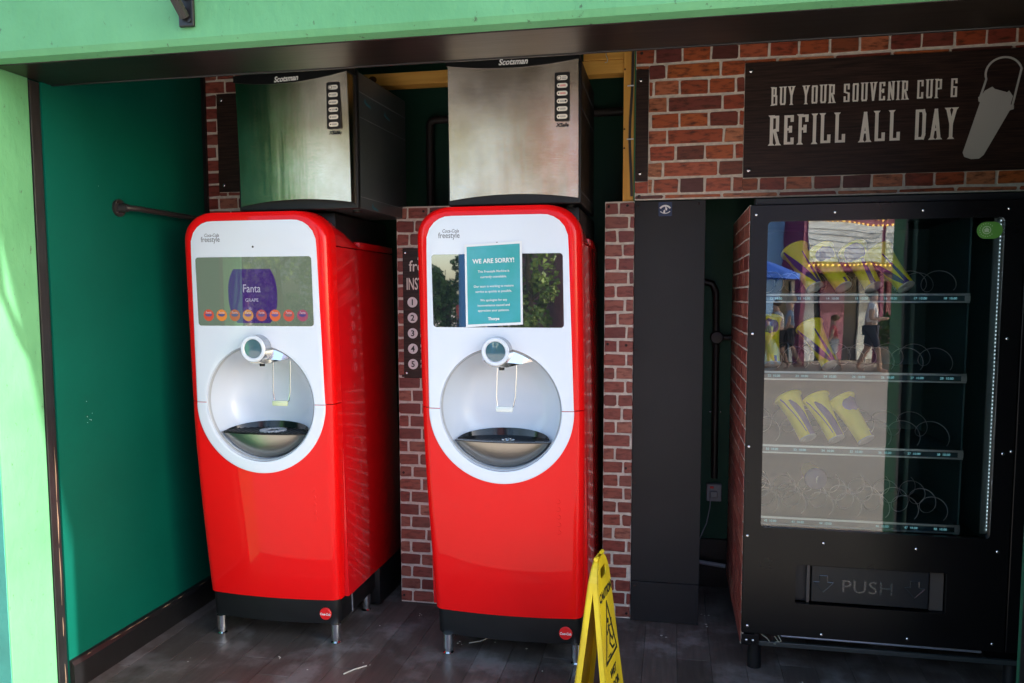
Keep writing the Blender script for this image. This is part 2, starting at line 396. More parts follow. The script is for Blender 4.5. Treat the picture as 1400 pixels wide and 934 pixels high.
for k in range(7):
    y_, z_ = (2.93 + rc.uniform(-.03, .05), 1.14 + rc.uniform(-.06, .05)) if k < 6 else (rc.uniform(2.8, 3.4), rc.uniform(.3, 2.2))
    q = [(y_ + rc.uniform(.001, .003) * math.cos(a), z_ + rc.uniform(.001, .003) * math.sin(a)) for a in (0, 1.1, 2.3, 3.4, 4.6, 5.5)]
    bm = NB(); a = [bm.verts.new((XL + .0106, p, t)) for p, t in q]; b = [bm.verts.new((XL + .0101, p, t)) for p, t in q]; bm.faces.new(a); bm.faces.new(b[::-1])
    for i in range(6): j = (i + 1) % 6; bm.faces.new((a[i], b[i], b[j], a[j]))
    obj('paint_chip', bm, mat('pale_chip', (.4, .45, .4), .7) if k == 0 else bpy.data.materials['pale_chip'], lw)
# back room wall, right wall, ceiling
bw = thing('back_wall', 'dark green back wall deep behind the brick printed boards', 'wall', (0, 4.5, 0))
obj('wall_face', B(-2.6, 2.6, 4.5, 4.6, 0, 3.1), M['backroom'], bw)
obj('skirting_board', B(-2.4, 2.5, 4.47, 4.499, 0, .27), M['skirt'], bw)
structure('ceiling', B(-2.6, 2.6, 2.83, 4.6, 2.95, 3.05), M['ceil'])
rw = thing('right_interior_wall', 'unlit interior wall closing the kiosk on the right', 'wall', (2.2, 3.5, 0))
obj('wall_face', B(2.2, 2.3, 2.83, 4.5, 0, 3.0), M['backroom'], rw)
obj('return_face', B(XR + .02, 2.2, 2.752, 2.83, 0, 3.0), M['backroom'], rw)
# facade
fc = thing('kiosk_facade', 'mint green painted kiosk front framing the wide opening', 'facade', (XL, YF, 0))
obj('left_pilaster', B(XL - 1.8, XL, YF + .004, YI, 0, ZS + .06, bev=.006), M['mint'], fc)
obj('pilaster_face', B(XL - 1.8, XL - .004, YF + .0005, YF + .0036, 0, ZS + .045), M['facade_teal'], fc)
obj('right_pilaster', B(XR, XR + 6.5, YF + .004, YI, 0, ZS + .001, bev=.006), M['mint'], fc)
bm = NB()
prf = [(YF, ZS + .03), (YF, 4.2), (YF + .1, 4.2), (YF + .1, ZS + .012), (YF + .056, ZS + .004), (YF + .012, ZS + .010)]
a = [bm.verts.new((XL - 1.8, y, z)) for y, z in prf]; b = [bm.verts.new((XR + 6.5, y, z)) for y, z in prf]
bm.faces.new(a); bm.faces.new(b[::-1])
for i in range(len(prf)):
    j = (i + 1) % len(prf); bm.faces.new((a[i], b[i], b[j], a[j]))
obj('fascia', bm, M['mint'], fc)
obj('soffit', B(XL - .0, XR, YF + .058, 2.80, ZS + .001, ZS + .08, bev=.004), M['brown'], fc)
obj('soffit_edge_strip', B(XL, XR, 2.802, 2.814, ZS - .002, ZS + .5, bev=.003), M['trim'], fc)
obj('upper_infill', B(XL - .1, 2.3, 2.66, 2.80, ZS + .081, 3.1), M['trim'], fc)
for sx, x0, s in ((1, XL, 1), (-1, XR, -1)):
    bm = NB(); box(bm, min(x0 - .02 * s, x0 + .004 * s), max(x0 - .02 * s, x0 + .004 * s), YI + .001, YI + .050, 0, ZS - .002, bev=.002)
    fr = obj('door_frame_strip', bm, M['trim'], fc)
    if s == 1:
        z = 0
        while z < 1.1:
            L = random.uniform(.05, .3); bm = NB()
            tube(bm, [(x0 + .0042, YI + .034, z), (x0 + .0046, YI + .035, z + L / 2), (x0 + .0042, YI + .034, z + L)], lambda t: .0006 + .0016 * math.sin(math.pi * t), 5)
            obj('bare_wood_scuff', bm, M['wood_worn'], fr); z += L + random.uniform(.0, .12)
# canopy far over the opening, its bracket shows at the top
cp = thing('canopy', 'flat green canopy on brackets above the kiosk opening', 'canopy', (-1, 2.2, 3.3))
obj('canopy_slab', B(XL - 1.8, 7.5, 2.21, YF - .002, 3.30, 3.36, bev=.005), M['mint'], cp)
def bracket(bx_, lab_):
    br = thing('wall_bracket', lab_, 'bracket', (bx_, YF, 2.5), 'iron brackets under the canopy')
    bm = B(bx_ + (-0.027), bx_ + (0.027), YF - .016, YF - .001, 2.512, 3.298, bev=.004)
    obj('wall_plate', bm, M['trim'], br)
    bm = NB()
    tube(bm, [(bx_ + (0.000), YF - .02, 2.54), (bx_ + (-0.010), YF - .06, 2.59), (bx_ + (-0.040), YF - .14, 2.70), (bx_ + (-0.070), YF - .22, 2.88), (bx_ + (-0.080), YF - .25, 3.25)], .017, 8)
    obj('strut', bm, M['trim'], br, smooth=True)
    bm = NB()
    tube(bm, [(bx_ + (0.000), YF - .02, 2.60), (bx_ + (-0.010), YF - .05, 2.66), (bx_ + (-0.025), YF - .09, 2.66), (bx_ + (-0.025), YF - .10, 2.72), (bx_ + (-0.010), YF - .03, 2.76)], .010, 7)
    obj('scroll', bm, M['trim'], br, smooth=True)
    bm = B(bx_ - .11, bx_ + (-0.010), YF - .27, YF - .02, 3.27, 3.298, bev=.004); obj('top_arm', bm, M['trim'], br)
    for z in (2.53, 2.70, 2.86):
        bm = NB(); cyl(bm, (bx_ + (0.015), YF - .022, z), (bx_ + (0.015), YF - .016, z), .007, n=10); obj('bolt', bm, M['trim'], br)
bracket(-1.59, 'black iron bracket fixed high on the mint green fascia at the top left')
bracket(.62, 'black iron bracket on the fascia above the brick header board and dark sign')  # added out of view so its shadow breaks up the sunlit left reveal

# ---------------------------------------------------------------- brick printed boards
def brick(bm, u0, u1, z0, z1, depth, T, rr=.006):
    """one brick slightly proud of the board; T maps (u, z, out) to world"""
    j = lambda: random.uniform(-.0022, .0022)
    n = 3; ring = []
    r = min(rr * random.uniform(.5, 1.3), (u1 - u0) * .3)
    for cx, cz, a in ((u1 - r, z1 - r, 0), (u0 + r, z1 - r, 90), (u0 + r, z0 + r, 180), (u1 - r, z0 + r, 270)):
        for i in range(n):
            t = R(a + 90 * i / (n - 1)); ring.append((cx + r * math.cos(t) + j(), cz + r * math.sin(t) + j()))
    cu, cz = (u0 + u1) / 2, (z0 + z1) / 2
    lo = [bm.verts.new(T(u, z, 0)) for u, z in ring]
    hi = [bm.verts.new(T(cu + (u - cu) * (1 - .003 / (u1 - u0)), cz + (z - cz) * (1 - .003 / (z1 - z0)), depth)) for u, z in ring]
    bm.faces.new(hi)
    for i in range(len(ring)):
        k = (i + 1) % len(ring); bm.faces.new((lo[i], lo[k], hi[k], hi[i]))
def brick_board(parent, u0, u1, z0, z1, course, L, m, T, holes=(), off=0., ucull=None):
    bm = NB(); th = .012
    a = [bm.verts.new(T(u, z, 0)) for u, z in ((u0, z0), (u1, z0), (u1, z1), (u0, z1))]
    b = [bm.verts.new(T(u, z, -th)) for u, z in ((u0, z0), (u1, z0), (u1, z1), (u0, z1))]
    bm.faces.new(a); bm.faces.new(b[::-1])
    for i in range(4):
        j = (i + 1) % 4; bm.faces.new((a[i], b[i], b[j], a[j]))
    obj('mortar_board', bm, M['mortar'], parent)
    row = 0; z = z1
    while z > z0 + .004:
        zt, zb = z, max(z - course, z0)
        head = row % 2 == 0
        step = L if head else 2 * L
        u = u0 - (off if head else off + L * .5 + random.uniform(-.01, .01)) - (row * .013 % .02)
        while u < u1:
            s = step * random.uniform(.93, 1.07)
            a0, a1 = max(u + .005, u0 + .001), min(u + s - .005, u1 - .001)
            u += s
            if a1 - a0 < .012: continue
            segs = [(a0, a1, zb + .006, zt - .006)]
            for hx0, hx1, hz0, hz1 in holes:
                ns = []
                for p0, p1, q0, q1 in segs:
                    if p1 <= hx0 or p0 >= hx1 or q1 <= hz0 or q0 >= hz1: ns.append((p0, p1, q0, q1)); continue
                    if p0 < hx0 - .01: ns.append((p0, hx0, q0, q1))
                    if p1 > hx1 + .01: ns.append((hx1, p1, q0, q1))
                    if q1 > hz1 + .008: ns.append((max(p0, hx0), min(p1, hx1), hz1, q1))
                    if q0 < hz0 - .008: ns.append((max(p0, hx0), min(p1, hx1), q0, hz0))
                segs = ns
            for p0, p1, q0, q1 in segs:
                if p1 - p0 < .01 or q1 - q0 < .008: continue
                bm = NB(); brick(bm, p0, p1, q0, q1, random.uniform(.0030, .0048), T)
                obj('brick', bm, m, parent, loc=T((p0 + p1) / 2, (q0 + q1) / 2, 0))
        z -= course; row += 1
YB = 3.93
front = lambda y: (lambda u, z, o: Vector((u, y - o, z)))
def screw(parent, x, z, y, r=.008, m='screw', name='screw'):
    bm = NB(); lathe(bm, [(0, -.003), (r * .55, -.0027), (r * .9, -.0012), (r, 0)], (x, y, z), n=12)
    s = obj(name, bm, M[m], parent, smooth=True)
    if m == 'screw' and r > .0075:
        bm = B(x - r * .6, x + r * .6, y - .0036, y - .0029, z - .0009, z + .0009)
        obj('screw_slot', bm, M['ink'], s)
    return s
# header board with the printed sign
hb = thing('brick_header_board', 'brick printed board across the top right, above the vending machine', 'wall panel', (.6, YB, 2.08))
brick_board(hb, -.181, 1.75, 2.078, 2.787, .0757, .128, M['brick_top'], front(YB), holes=((.317, 1.62, 2.168, 2.692), (-.185, -.118, 2.165, 2.69)), off=.04)
obj('board_edge', B(-.187, -.1815, YB - .004, YB + .012, 2.078, 2.79), M['cutedge'], hb)
obj('board_top_edge', B(-.187, .10, YB - .006, YB + .012, 2.788, 2.794), M['cutedge'], hb)
for x, z in ((-.155, 2.765), (-.160, 2.095)): screw(hb, x, z, YB - .004, .008, 'screwdk')
st = thing('dark_sign_strip', 'narrow dark sign strip at the left end of the upper brick board', 'sign', (-.15, YB, 2.17))
obj('sign_face', B(-.18, -.120, YB - .009, YB - .0005, 2.167, 2.688, bev=.0015), M['signdark'], st)
for z in (2.64, 2.205): screw(st, -.158, z, YB - .009, .0095)
sg = thing('refill_sign', 'dark woodgrain sign reading BUY YOUR SOUVENIR CUP & REFILL ALL DAY', 'sign', (.9, YB, 2.17))
obj('sign_face', B(.319, 1.60, YB - .012, YB - .0005, 2.170, 2.690, bev=.0015), M['signdark'], sg)
for x, z in ((.345, 2.655), (.345, 2.203), (1.575, 2.66), (1.575, 2.2)): screw(sg, x, z, YB - .012, .0105)
# western condensed lettering, drawn stroke by stroke
T_ = .20
GL = {
 'B': [[(0, 0), (0, 1)], [(0, 1), (.8, 1), (.8, .56), (0, .54)], [(.1, .54), (1, .5), (1, 0), (0, 0)]],
 'U': [[(0, 1), (0, .1), (.12, 0), (.88, 0), (1, .1), (1, 1)]],
 'Y': [[(0, 1), (.5, .48), (1, 1)], [(.5, .5), (.5, 0)]],
 'O': [[(0, .06), (0, .94), (.08, 1), (.92, 1), (1, .94), (1, .06), (.92, 0), (.08, 0), (0, .06)]],
 'R': [[(0, 0), (0, 1)], [(0, 1), (.9, 1), (.9, .5), (0, .48)], [(.45, .5), (1.02, 0)]],
 'S': [[(.95, .75), (.95, 1), (0, 1), (0, .56), (1, .46), (1, 0), (0, 0), (0, .25)]],
 'V': [[(0, 1), (.5, 0), (1, 1)]],
 'E': [[(.95, .84), (.95, 1), (0, 1), (0, 0), (1, 0), (1, .16)], [(0, .52), (.75, .52)], [(.72, .44), (.72, .6)]],
 'N': [[(0, 0), (0, 1), (1, 0), (1, 1)]],
 'I': [[(.5, 0), (.5, 1)]],
 'C': [[(1, .72), (1, 1), (0, 1), (0, 0), (1, 0), (1, .28)]],
 'P': [[(0, 0), (0, 1)], [(0, 1), (1, 1), (1, .5), (0, .48)]],
 '&': [[(1, .80), (1, 1), (0, 1), (0, 0), (1, 0), (1, .52), (0, .56)]],
 'F': [[(0, 0), (0, 1)], [(0, 1), (1, 1), (1, .82)], [(0, .52), (.75, .52)], [(.74, .42), (.74, .62)]],
 'L': [[(0, 1), (0, 0), (1, 0), (1, .22)]],
 'A': [[(0, 0), (.5, 1), (1, 0)], [(.18, .30), (.82, .30)]],
 'D': [[(0, 0), (0, 1)], [(0, 1), (.85, 1), (1, .86), (1, .14), (.85, 0), (0, 0)]],
}
SERIF = {'B': [(0, 0), (0, 1)], 'R': [(0, 0), (1.02, 0), (0, 1)], 'P': [(0, 0), (0, 1)], 'F': [(0, 0), (0, 1)], 'L': [(0, 1)], 'A': [(0, 0), (1, 0)],
         'I': [(.5, 0), (.5, 1)], 'U': [(0, 1), (1, 1)], 'Y': [(0, 1), (1, 1), (.5, 0)], 'V': [(0, 1), (1, 1)], 'N': [(0, 0), (1, 1)]}
def lettering(parent, s, x0, x1, z0, z1, y, th, m, slab=0, slope=0):
    wd = {'I': .35, ' ': .55, '&': 1.0}
    tot = sum(wd.get(c, 1.) for c in s) + .42 * (len(s) - 1); k = (x1 - x0) / tot; x = x0
    for c in s:
        wc = wd.get(c, 1.) * k
        if c != ' ':
            bm = NB(); n = 0
            h = z1 - z0 - th; ww = wc - th
            def P(p): return Vector((x + th / 2 + p[0] * ww, z0 + th / 2 + p[1] * h + slope * (x - x0)))
            for pl in GL[c]:
                for a, b in zip(pl, pl[1:]):
                    A, Bv = P(a), P(b); d = (Bv - A)
                    if d.length < 1e-6: continue
                    d.normalize(); t = th * (.92 if abs(d.y) > .5 else .72); nn = Vector((-d.y, d.x)) * t / 2; e = d * th * .36
                    q = [A - e - nn, Bv + e - nn, Bv + e + nn, A - e + nn]; yo = y - .0006 - n * .00012; n += 1
                    prism(bm, [(v.x, v.y) for v in q], yo, y)
            if slab:
                for p in SERIF.get(c, []):
                    A = P(p); yo = y - .0006 - n * .00012; n += 1; sw = th * .95
                    up = 1 if p[1] > .5 else -1
                    zz = A.y + up * th * .30
                    prism(bm, [(A.x - sw, zz + up * th * .22), (A.x + sw, zz + up * th * .22), (A.x + sw * .55, zz - up * th * .35), (A.x - sw * .55, zz - up * th * .35)], yo, y)
            obj('letter', bm, m, parent)
        x += wc + .42 * k
lettering(sg, 'BUY YOUR SOUVENIR CUP &', .437, 1.222, 2.492, 2.575, YB - .012, .0095, M['cream'], slab=1)
lettering(sg, 'REFILL ALL DAY', .433, 1.225, 2.312, 2.448, YB - .012, .0155, M['cream'], slab=1)
# cup silhouette on the sign
bm = NB(); yc = YB - .0135
cup = [(1.255, 2.25), (1.262, 2.232), (1.29, 2.221), (1.322, 2.222), (1.34, 2.237)]
cup += [(1.436, 2.425), (1.452, 2.430), (1.452, 2.445), (1.438, 2.45), (1.446, 2.485), (1.430, 2.510), (1.422, 2.503), (1.372, 2.520), (1.362, 2.530), (1.334, 2.515), (1.318, 2.492), (1.308, 2.488), (1.310, 2.470), (1.316, 2.465)]
prism(bm, cup, yc, YB - .012); obj('cup_silhouette', bm, M['cupgrey'], sg)
bm = NB(); hp = []
for i in range(25):
    t = i / 24; a = R(200 - 222 * t) + R(8)
    hp.append((1.405 + .072 * math.cos(a), yc, 2.585 + .068 * math.sin(a)))
hp = [(1.314, yc, 2.482), (1.325, yc, 2.52)] + hp[1:-3] + [(1.450, yc, 2.47), (1.444, yc, 2.44)]
tube(bm, hp, .0045, 6)
for v in bm.verts: v.co.y = yc + (v.co.y - yc) * .2
obj('cup_handle', bm, M['cupgrey'], sg)

# left upper board
lb = thing('left_brick_board', 'narrow brick printed board beside the left ice machine', 'wall panel', (-2.3, 3.86, 0))
YL = 3.86
brick_board(lb, -2.400, -2.12, 1.2, 2.80, .066, .105, M['brick_low'], front(YL), holes=((-2.332, -2.2, 2.163, 2.668),), off=.03)
obj('corner_strip', B(-2.41, -2.392, YL - .022, YL - .0045, 1.2, 2.85), M['trim'], lb)
ls = thing('left_sign_strip', 'dark sign strip with two screws half hidden behind the left ice machine', 'sign', (-2.27, YL, 2.17))
obj('sign_face', B(-2.330, -2.13, YL - .009, YL - .0005, 2.165, 2.666, bev=.0015), M['signdark'], ls)
for x, z in ((-2.305, 2.635), (-2.302, 2.20)): screw(ls, x, z, YL - .009, .009)
# middle board
mb = thing('middle_brick_board', 'brick printed board between the two red drink dispensers', 'wall panel', (-1.2, YB, 0))
brick_board(mb, -1.385, -1.0, .004, 2.075, .0668, .112, M['brick_low'], front(YB), off=.045)
for x, z in ((-1.365, 2.05), (-1.36, 1.21), (-1.37, .04), (-1.24, 2.05), (-1.365, .7)): screw(mb, x, z, YB - .004, .007, 'screwdk')
ins = thing('instruction_sign', 'dark instruction sign with numbered steps 1 to 5 half hidden by the right dispenser', 'sign', (-1.2, YB, 1.2))
obj('sign_face', B(-1.352, -1.02, YB - .012, YB - .0005, 1.20, 1.865, bev=.0015), M['signdark'], ins)
for x, z in ((-1.338, 1.842), (-1.338, 1.225)): screw(ins, x, z, YB - .012, .0075)
yt = YB - .0128
text('logo_text', 'freestyle', -1.318, 1.748, yt, .078, M['cream'], ins, xs=.85, bold=.0008)
text('logo_text', 'Coca-Cola', -1.275, 1.802, yt, .035, M['cream'], ins, shear=.3, xs=.8)
text('heading_text', 'INSTRUCTIONS', -1.334, 1.655, yt, .085, M['cream'], ins, xs=.5, bold=.001)
for i, t in enumerate(('T', 'P', 'T', 'P', 'N')):
    z = 1.590 - i * .0795
    bm = NB(); prism(bm, circ(-1.302, z, .0265), yt, YB - .012); d = obj('step_disc', bm, M['whiteink'], ins)
    text('step_number', str(i + 1), -1.302, z - .014, yt - .0006, .042, M['ink'], d, align='CENTER', bold=.0008)
    text('step_text', t, -1.262, z + .008, yt, .022, M['cream'], ins); text('step_text', ('T', 'S', 'F', 'S', 'F')[i], -1.262, z - .018, yt, .022, M['cream'], ins)
# right slim board
sb = thing('slim_brick_board', 'slim brick printed board between right dispenser and charcoal panel', 'wall panel', (-.25, YB, 0))
brick_board(sb, -.322, -.181, .004, 2.075, .0668, .1, M['brick_low'], front(YB), off=.03)
for x, z in ((-.305, 2.052), (-.215, 2.055), (-.305, 1.385), (-.215, 1.38), (-.21, .77), (-.2, .03)): screw(sb, x, z, YB - .004, .007, 'screwdk')
# charcoal panel
pn = thing('charcoal_panel', 'plain charcoal board panel left of the vending machine', 'wall panel', (0, YB, 0))
obj('upper_panel', B(-.179, .152, YB - .010, YB + .008, .205, 2.072, bev=.0015), M['darkpanel'], pn)
obj('kick_panel', B(-.179, .150, YB - .014, YB + .008, .003, .2025, bev=.0015), M['darkpanel'], pn)
for x, z in ((-.165, 2.05), (.12, 2.055), (-.165, 1.36), (-.165, .7), (-.16, .18)): screw(pn, x, z, YB - .010 - (.004 if z < .2 else 0), .006, 'screwdk')
sk = thing('panel_sticker', 'small navy sticker with white emblem near the top of the charcoal panel', 'sticker', (-.035, YB, 2.03))
y0 = YB - .0112
bm = NB(); prism(bm, rrect(-.067, -.004, 2.0, 2.066, .004), y0, y0 + .001); obj('sticker_face', bm, mat('navy_print', (.015, .035, .10), .4), sk)
for a0, a1, cz, r in ((35, 145, 2.020, .033), (225, 315, 2.045, .034)):
    bm = NB(); o_ = [(-.036 + r * math.cos(R(a0 + (a1 - a0) * i / 10)), cz + r * math.sin(R(a0 + (a1 - a0) * i / 10))) for i in range(11)]
    th = .0085 if a0 == 35 else .004
    i_ = [(-.036 + (r - th) * math.cos(R(a0 + (a1 - a0) * i / 10)), cz + (r - th) * math.sin(R(a0 + (a1 - a0) * i / 10))) for i in range(11)]
    prism(bm, o_ + i_[::-1], y0 - .0004, y0); obj('emblem_arc', bm, M['whiteink'], sk)
bm = NB(); prism(bm, [(-.036, 2.049), (-.026, 2.036), (-.027, 2.028), (-.033, 2.026), (-.036, 2.032)], y0 - .0004, y0)
prism(bm, [(-.046, 2.012), (-.044, 2.026), (-.040, 2.031), (-.036, 2.026), (-.036, 2.013)], y0 - .0004, y0); obj('emblem', bm, M['whiteink'], sk)

# timber framing behind the boards
tf = thing('timber_rail', 'raw pine rail running behind the tops of the ice machines', 'timber beam', (-.9, 4.0, 2.7))
obj('rail', B(-2.10, -.24, 3.96, 4.05, 2.690, 2.752, bev=.003), M['timber'], tf)
bm = NB(); lathe(bm, [(0, -.002), (.012, -.0015), (.019, 0)], (-1.515, 3.959, 2.722), n=16)
for v in bm.verts: v.co.x = -1.515 + (v.co.x + 1.515) * 1.2
obj('knot', bm, M['knot'], tf)
tu = thing('timber_upper_rail', 'short pine batten on top of the rail beside the stud', 'timber beam', (-.35, 4.0, 2.78))
obj('rail', B(-.435, -.24, 3.955, 4.0, 2.754, 2.795, bev=.002), M['timber'], tu)
ts = thing('timber_stud', 'upright pine stud at the left edge of the upper brick board', 'timber post', (-.21, 4.0, 2.08))
obj('stud', B(-.240, -.188, 3.945, 4.04, 2.076, 2.80, bev=.003), M['timber_v'], ts)
for z in (2.33, 2.42, 2.70):
    bm = NB(); lathe(bm, [(0, -.0015), (.005, 0)], (-.234, 3.944, z), n=8); obj('nail', bm, M['knot'], ts)
cs = thing('hanging_strap', 'dark strap taped down the front of the pine stud', 'strap', (-.205, 3.94, 2.1))
bm = NB(); pts = [(-.196, 2.785), (-.199, 2.6), (-.207, 2.45), (-.208, 2.36), (-.200, 2.2), (-.196, 2.10)]
for (xa, za), (xb, zb) in zip(pts, pts[1:]):
    prism(bm, [(xa - .006, za), (xa + .006, za), (xb + .006, zb), (xb - .006, zb)], 3.936, 3.941)
bmesh.ops.remove_doubles(bm, verts=bm.verts, dist=1e-5)
obj('strap_band', bm, M['pipe2'], cs)
for z in (2.62, 2.37):
    obj('tape', B(-.222, -.190, 3.9345, 3.9355, z - .003, z + .003), M['paper'], cs)
hk = thing('wire_hook', 'small bent wire hook hanging on the pine batten', 'hook', (-.32, 3.95, 2.76))
bm = NB(); tube(bm, [(-.325, 3.952, 2.80), (-.325, 3.945, 2.77), (-.318, 3.943, 2.755), (-.318, 3.94, 2.738), (-.330, 3.94, 2.735)], .002, 6); obj('hook_wire', bm, M['wire'], hk)
# pipes in the back room
def pipe_thing(name, label, pts, r, m='pipe', fl=None):
    t = thing(name, label, 'pipe', pts[0]); bm = NB(); tube(bm, pts, r, 12); obj('pipe_run', bm, M[m], t, smooth=True)
    return t
p_ = [(-1.36, 4.44, 1.7), (-1.36, 4.44, 2.585), (-1.35, 4.44, 2.605), (-1.33, 4.44, 2.615), (-.2, 4.44, 2.615)]
pipe_thing('square_pipe', 'grey brown pipe bend seen in the dark gap between the ice machines', p_, .022, 'pipe2')
t = pipe_thing('conduit_pipe', 'black conduit pipe on the back wall left of the vending machine', [(.02, 4.46, 1.70), (.16, 4.46, 1.70), (.215, 4.46, 1.685), (.235, 4.46, 1.64), (.240, 4.46, 1.4), (.245, 4.46, .62)], .018)
bm = NB(); lathe(bm, [(0, -.035), (.03, -.033), (.036, -.02), (.036, 0)], (.243, 4.46, 1.395), n=20); obj('junction_box', bm, M['pipe'], t, smooth=True)
bm = NB(); tube(bm, [(.243, 4.455, 1.395), (.45, 4.455, 1.395)], .015, 10); obj('side_branch', bm, M['pipe'], t)
for x in (.218, .272): screw(t, x, .985, 4.48, .005)
sc = thing('wall_socket', 'small pale wall socket with a red switch low on the dark back wall', 'socket', (.25, 4.49, .53))
obj('face_plate', B(.205, .285, 4.455, 4.498, .49, .585, bev=.004), M['socket'], sc)
obj('red_switch', B(.222, .242, 4.449, 4.455, .563, .575, bev=.001), M['redlogo'], sc)
obj('plug', B(.222, .262, 4.430, 4.4545, .515, .550, bev=.004), M['socket'], sc)
cb = thing('power_cable', 'thin pale cable drooping from the wall socket', 'cable', (.2, 4.44, .5))
bm = NB(); tube(bm, [(.226, 4.43, .52), (.222, 4.42, .46), (.205, 4.40, .38), (.17, 4.38, .30), (.12, 4.36, .24)], .003, 6); obj('cable_run', bm, M['socket'], cb, smooth=True)
fp = thing('floor_pipe', 'pale pipe along the floor in the dark gap beside the vending machine', 'pipe', (.2, 4.42, .1))
bm = NB(); tube(bm, [(.1, 4.4, .17), (.22, 4.42, .15), (.31, 4.42, .14)], .012, 8); obj('pipe_run', bm, M['socket'], fp, smooth=True)
# grab rail on the left wall
gr = thing('wall_rail', 'black pipe rail with round flange on the left green wall', 'rail', (-2.41, 3.18, 2.01))
bm = NB(); cyl(bm, (-2.41, 3.165, 2.012), (-2.398, 3.165, 2.012), .038, n=28); cyl(bm, (-2.398, 3.165, 2.012), (-2.36, 3.168, 2.012), .020, .017, n=20)
obj('flange', bm, M['pipe'], gr, smooth=True)
for a in range(4):
    y_, z_ = 3.165 + .027 * math.cos(R(45 + 90 * a)), 2.012 + .027 * math.sin(R(45 + 90 * a))
    bm = NB(); cyl(bm, (-2.398, y_, z_), (-2.395, y_, z_), .0045, n=8); obj('flange_screw', bm, M['screw'], gr)
bm = NB(); tube(bm, [(-2.368, 3.165, 2.012), (-2.352, 3.185, 2.012), (-2.346, 3.22, 2.012), (-2.346, 3.83, 2.012)], .013, 12); obj('rail_bar', bm, M['pipe'], gr, smooth=True)

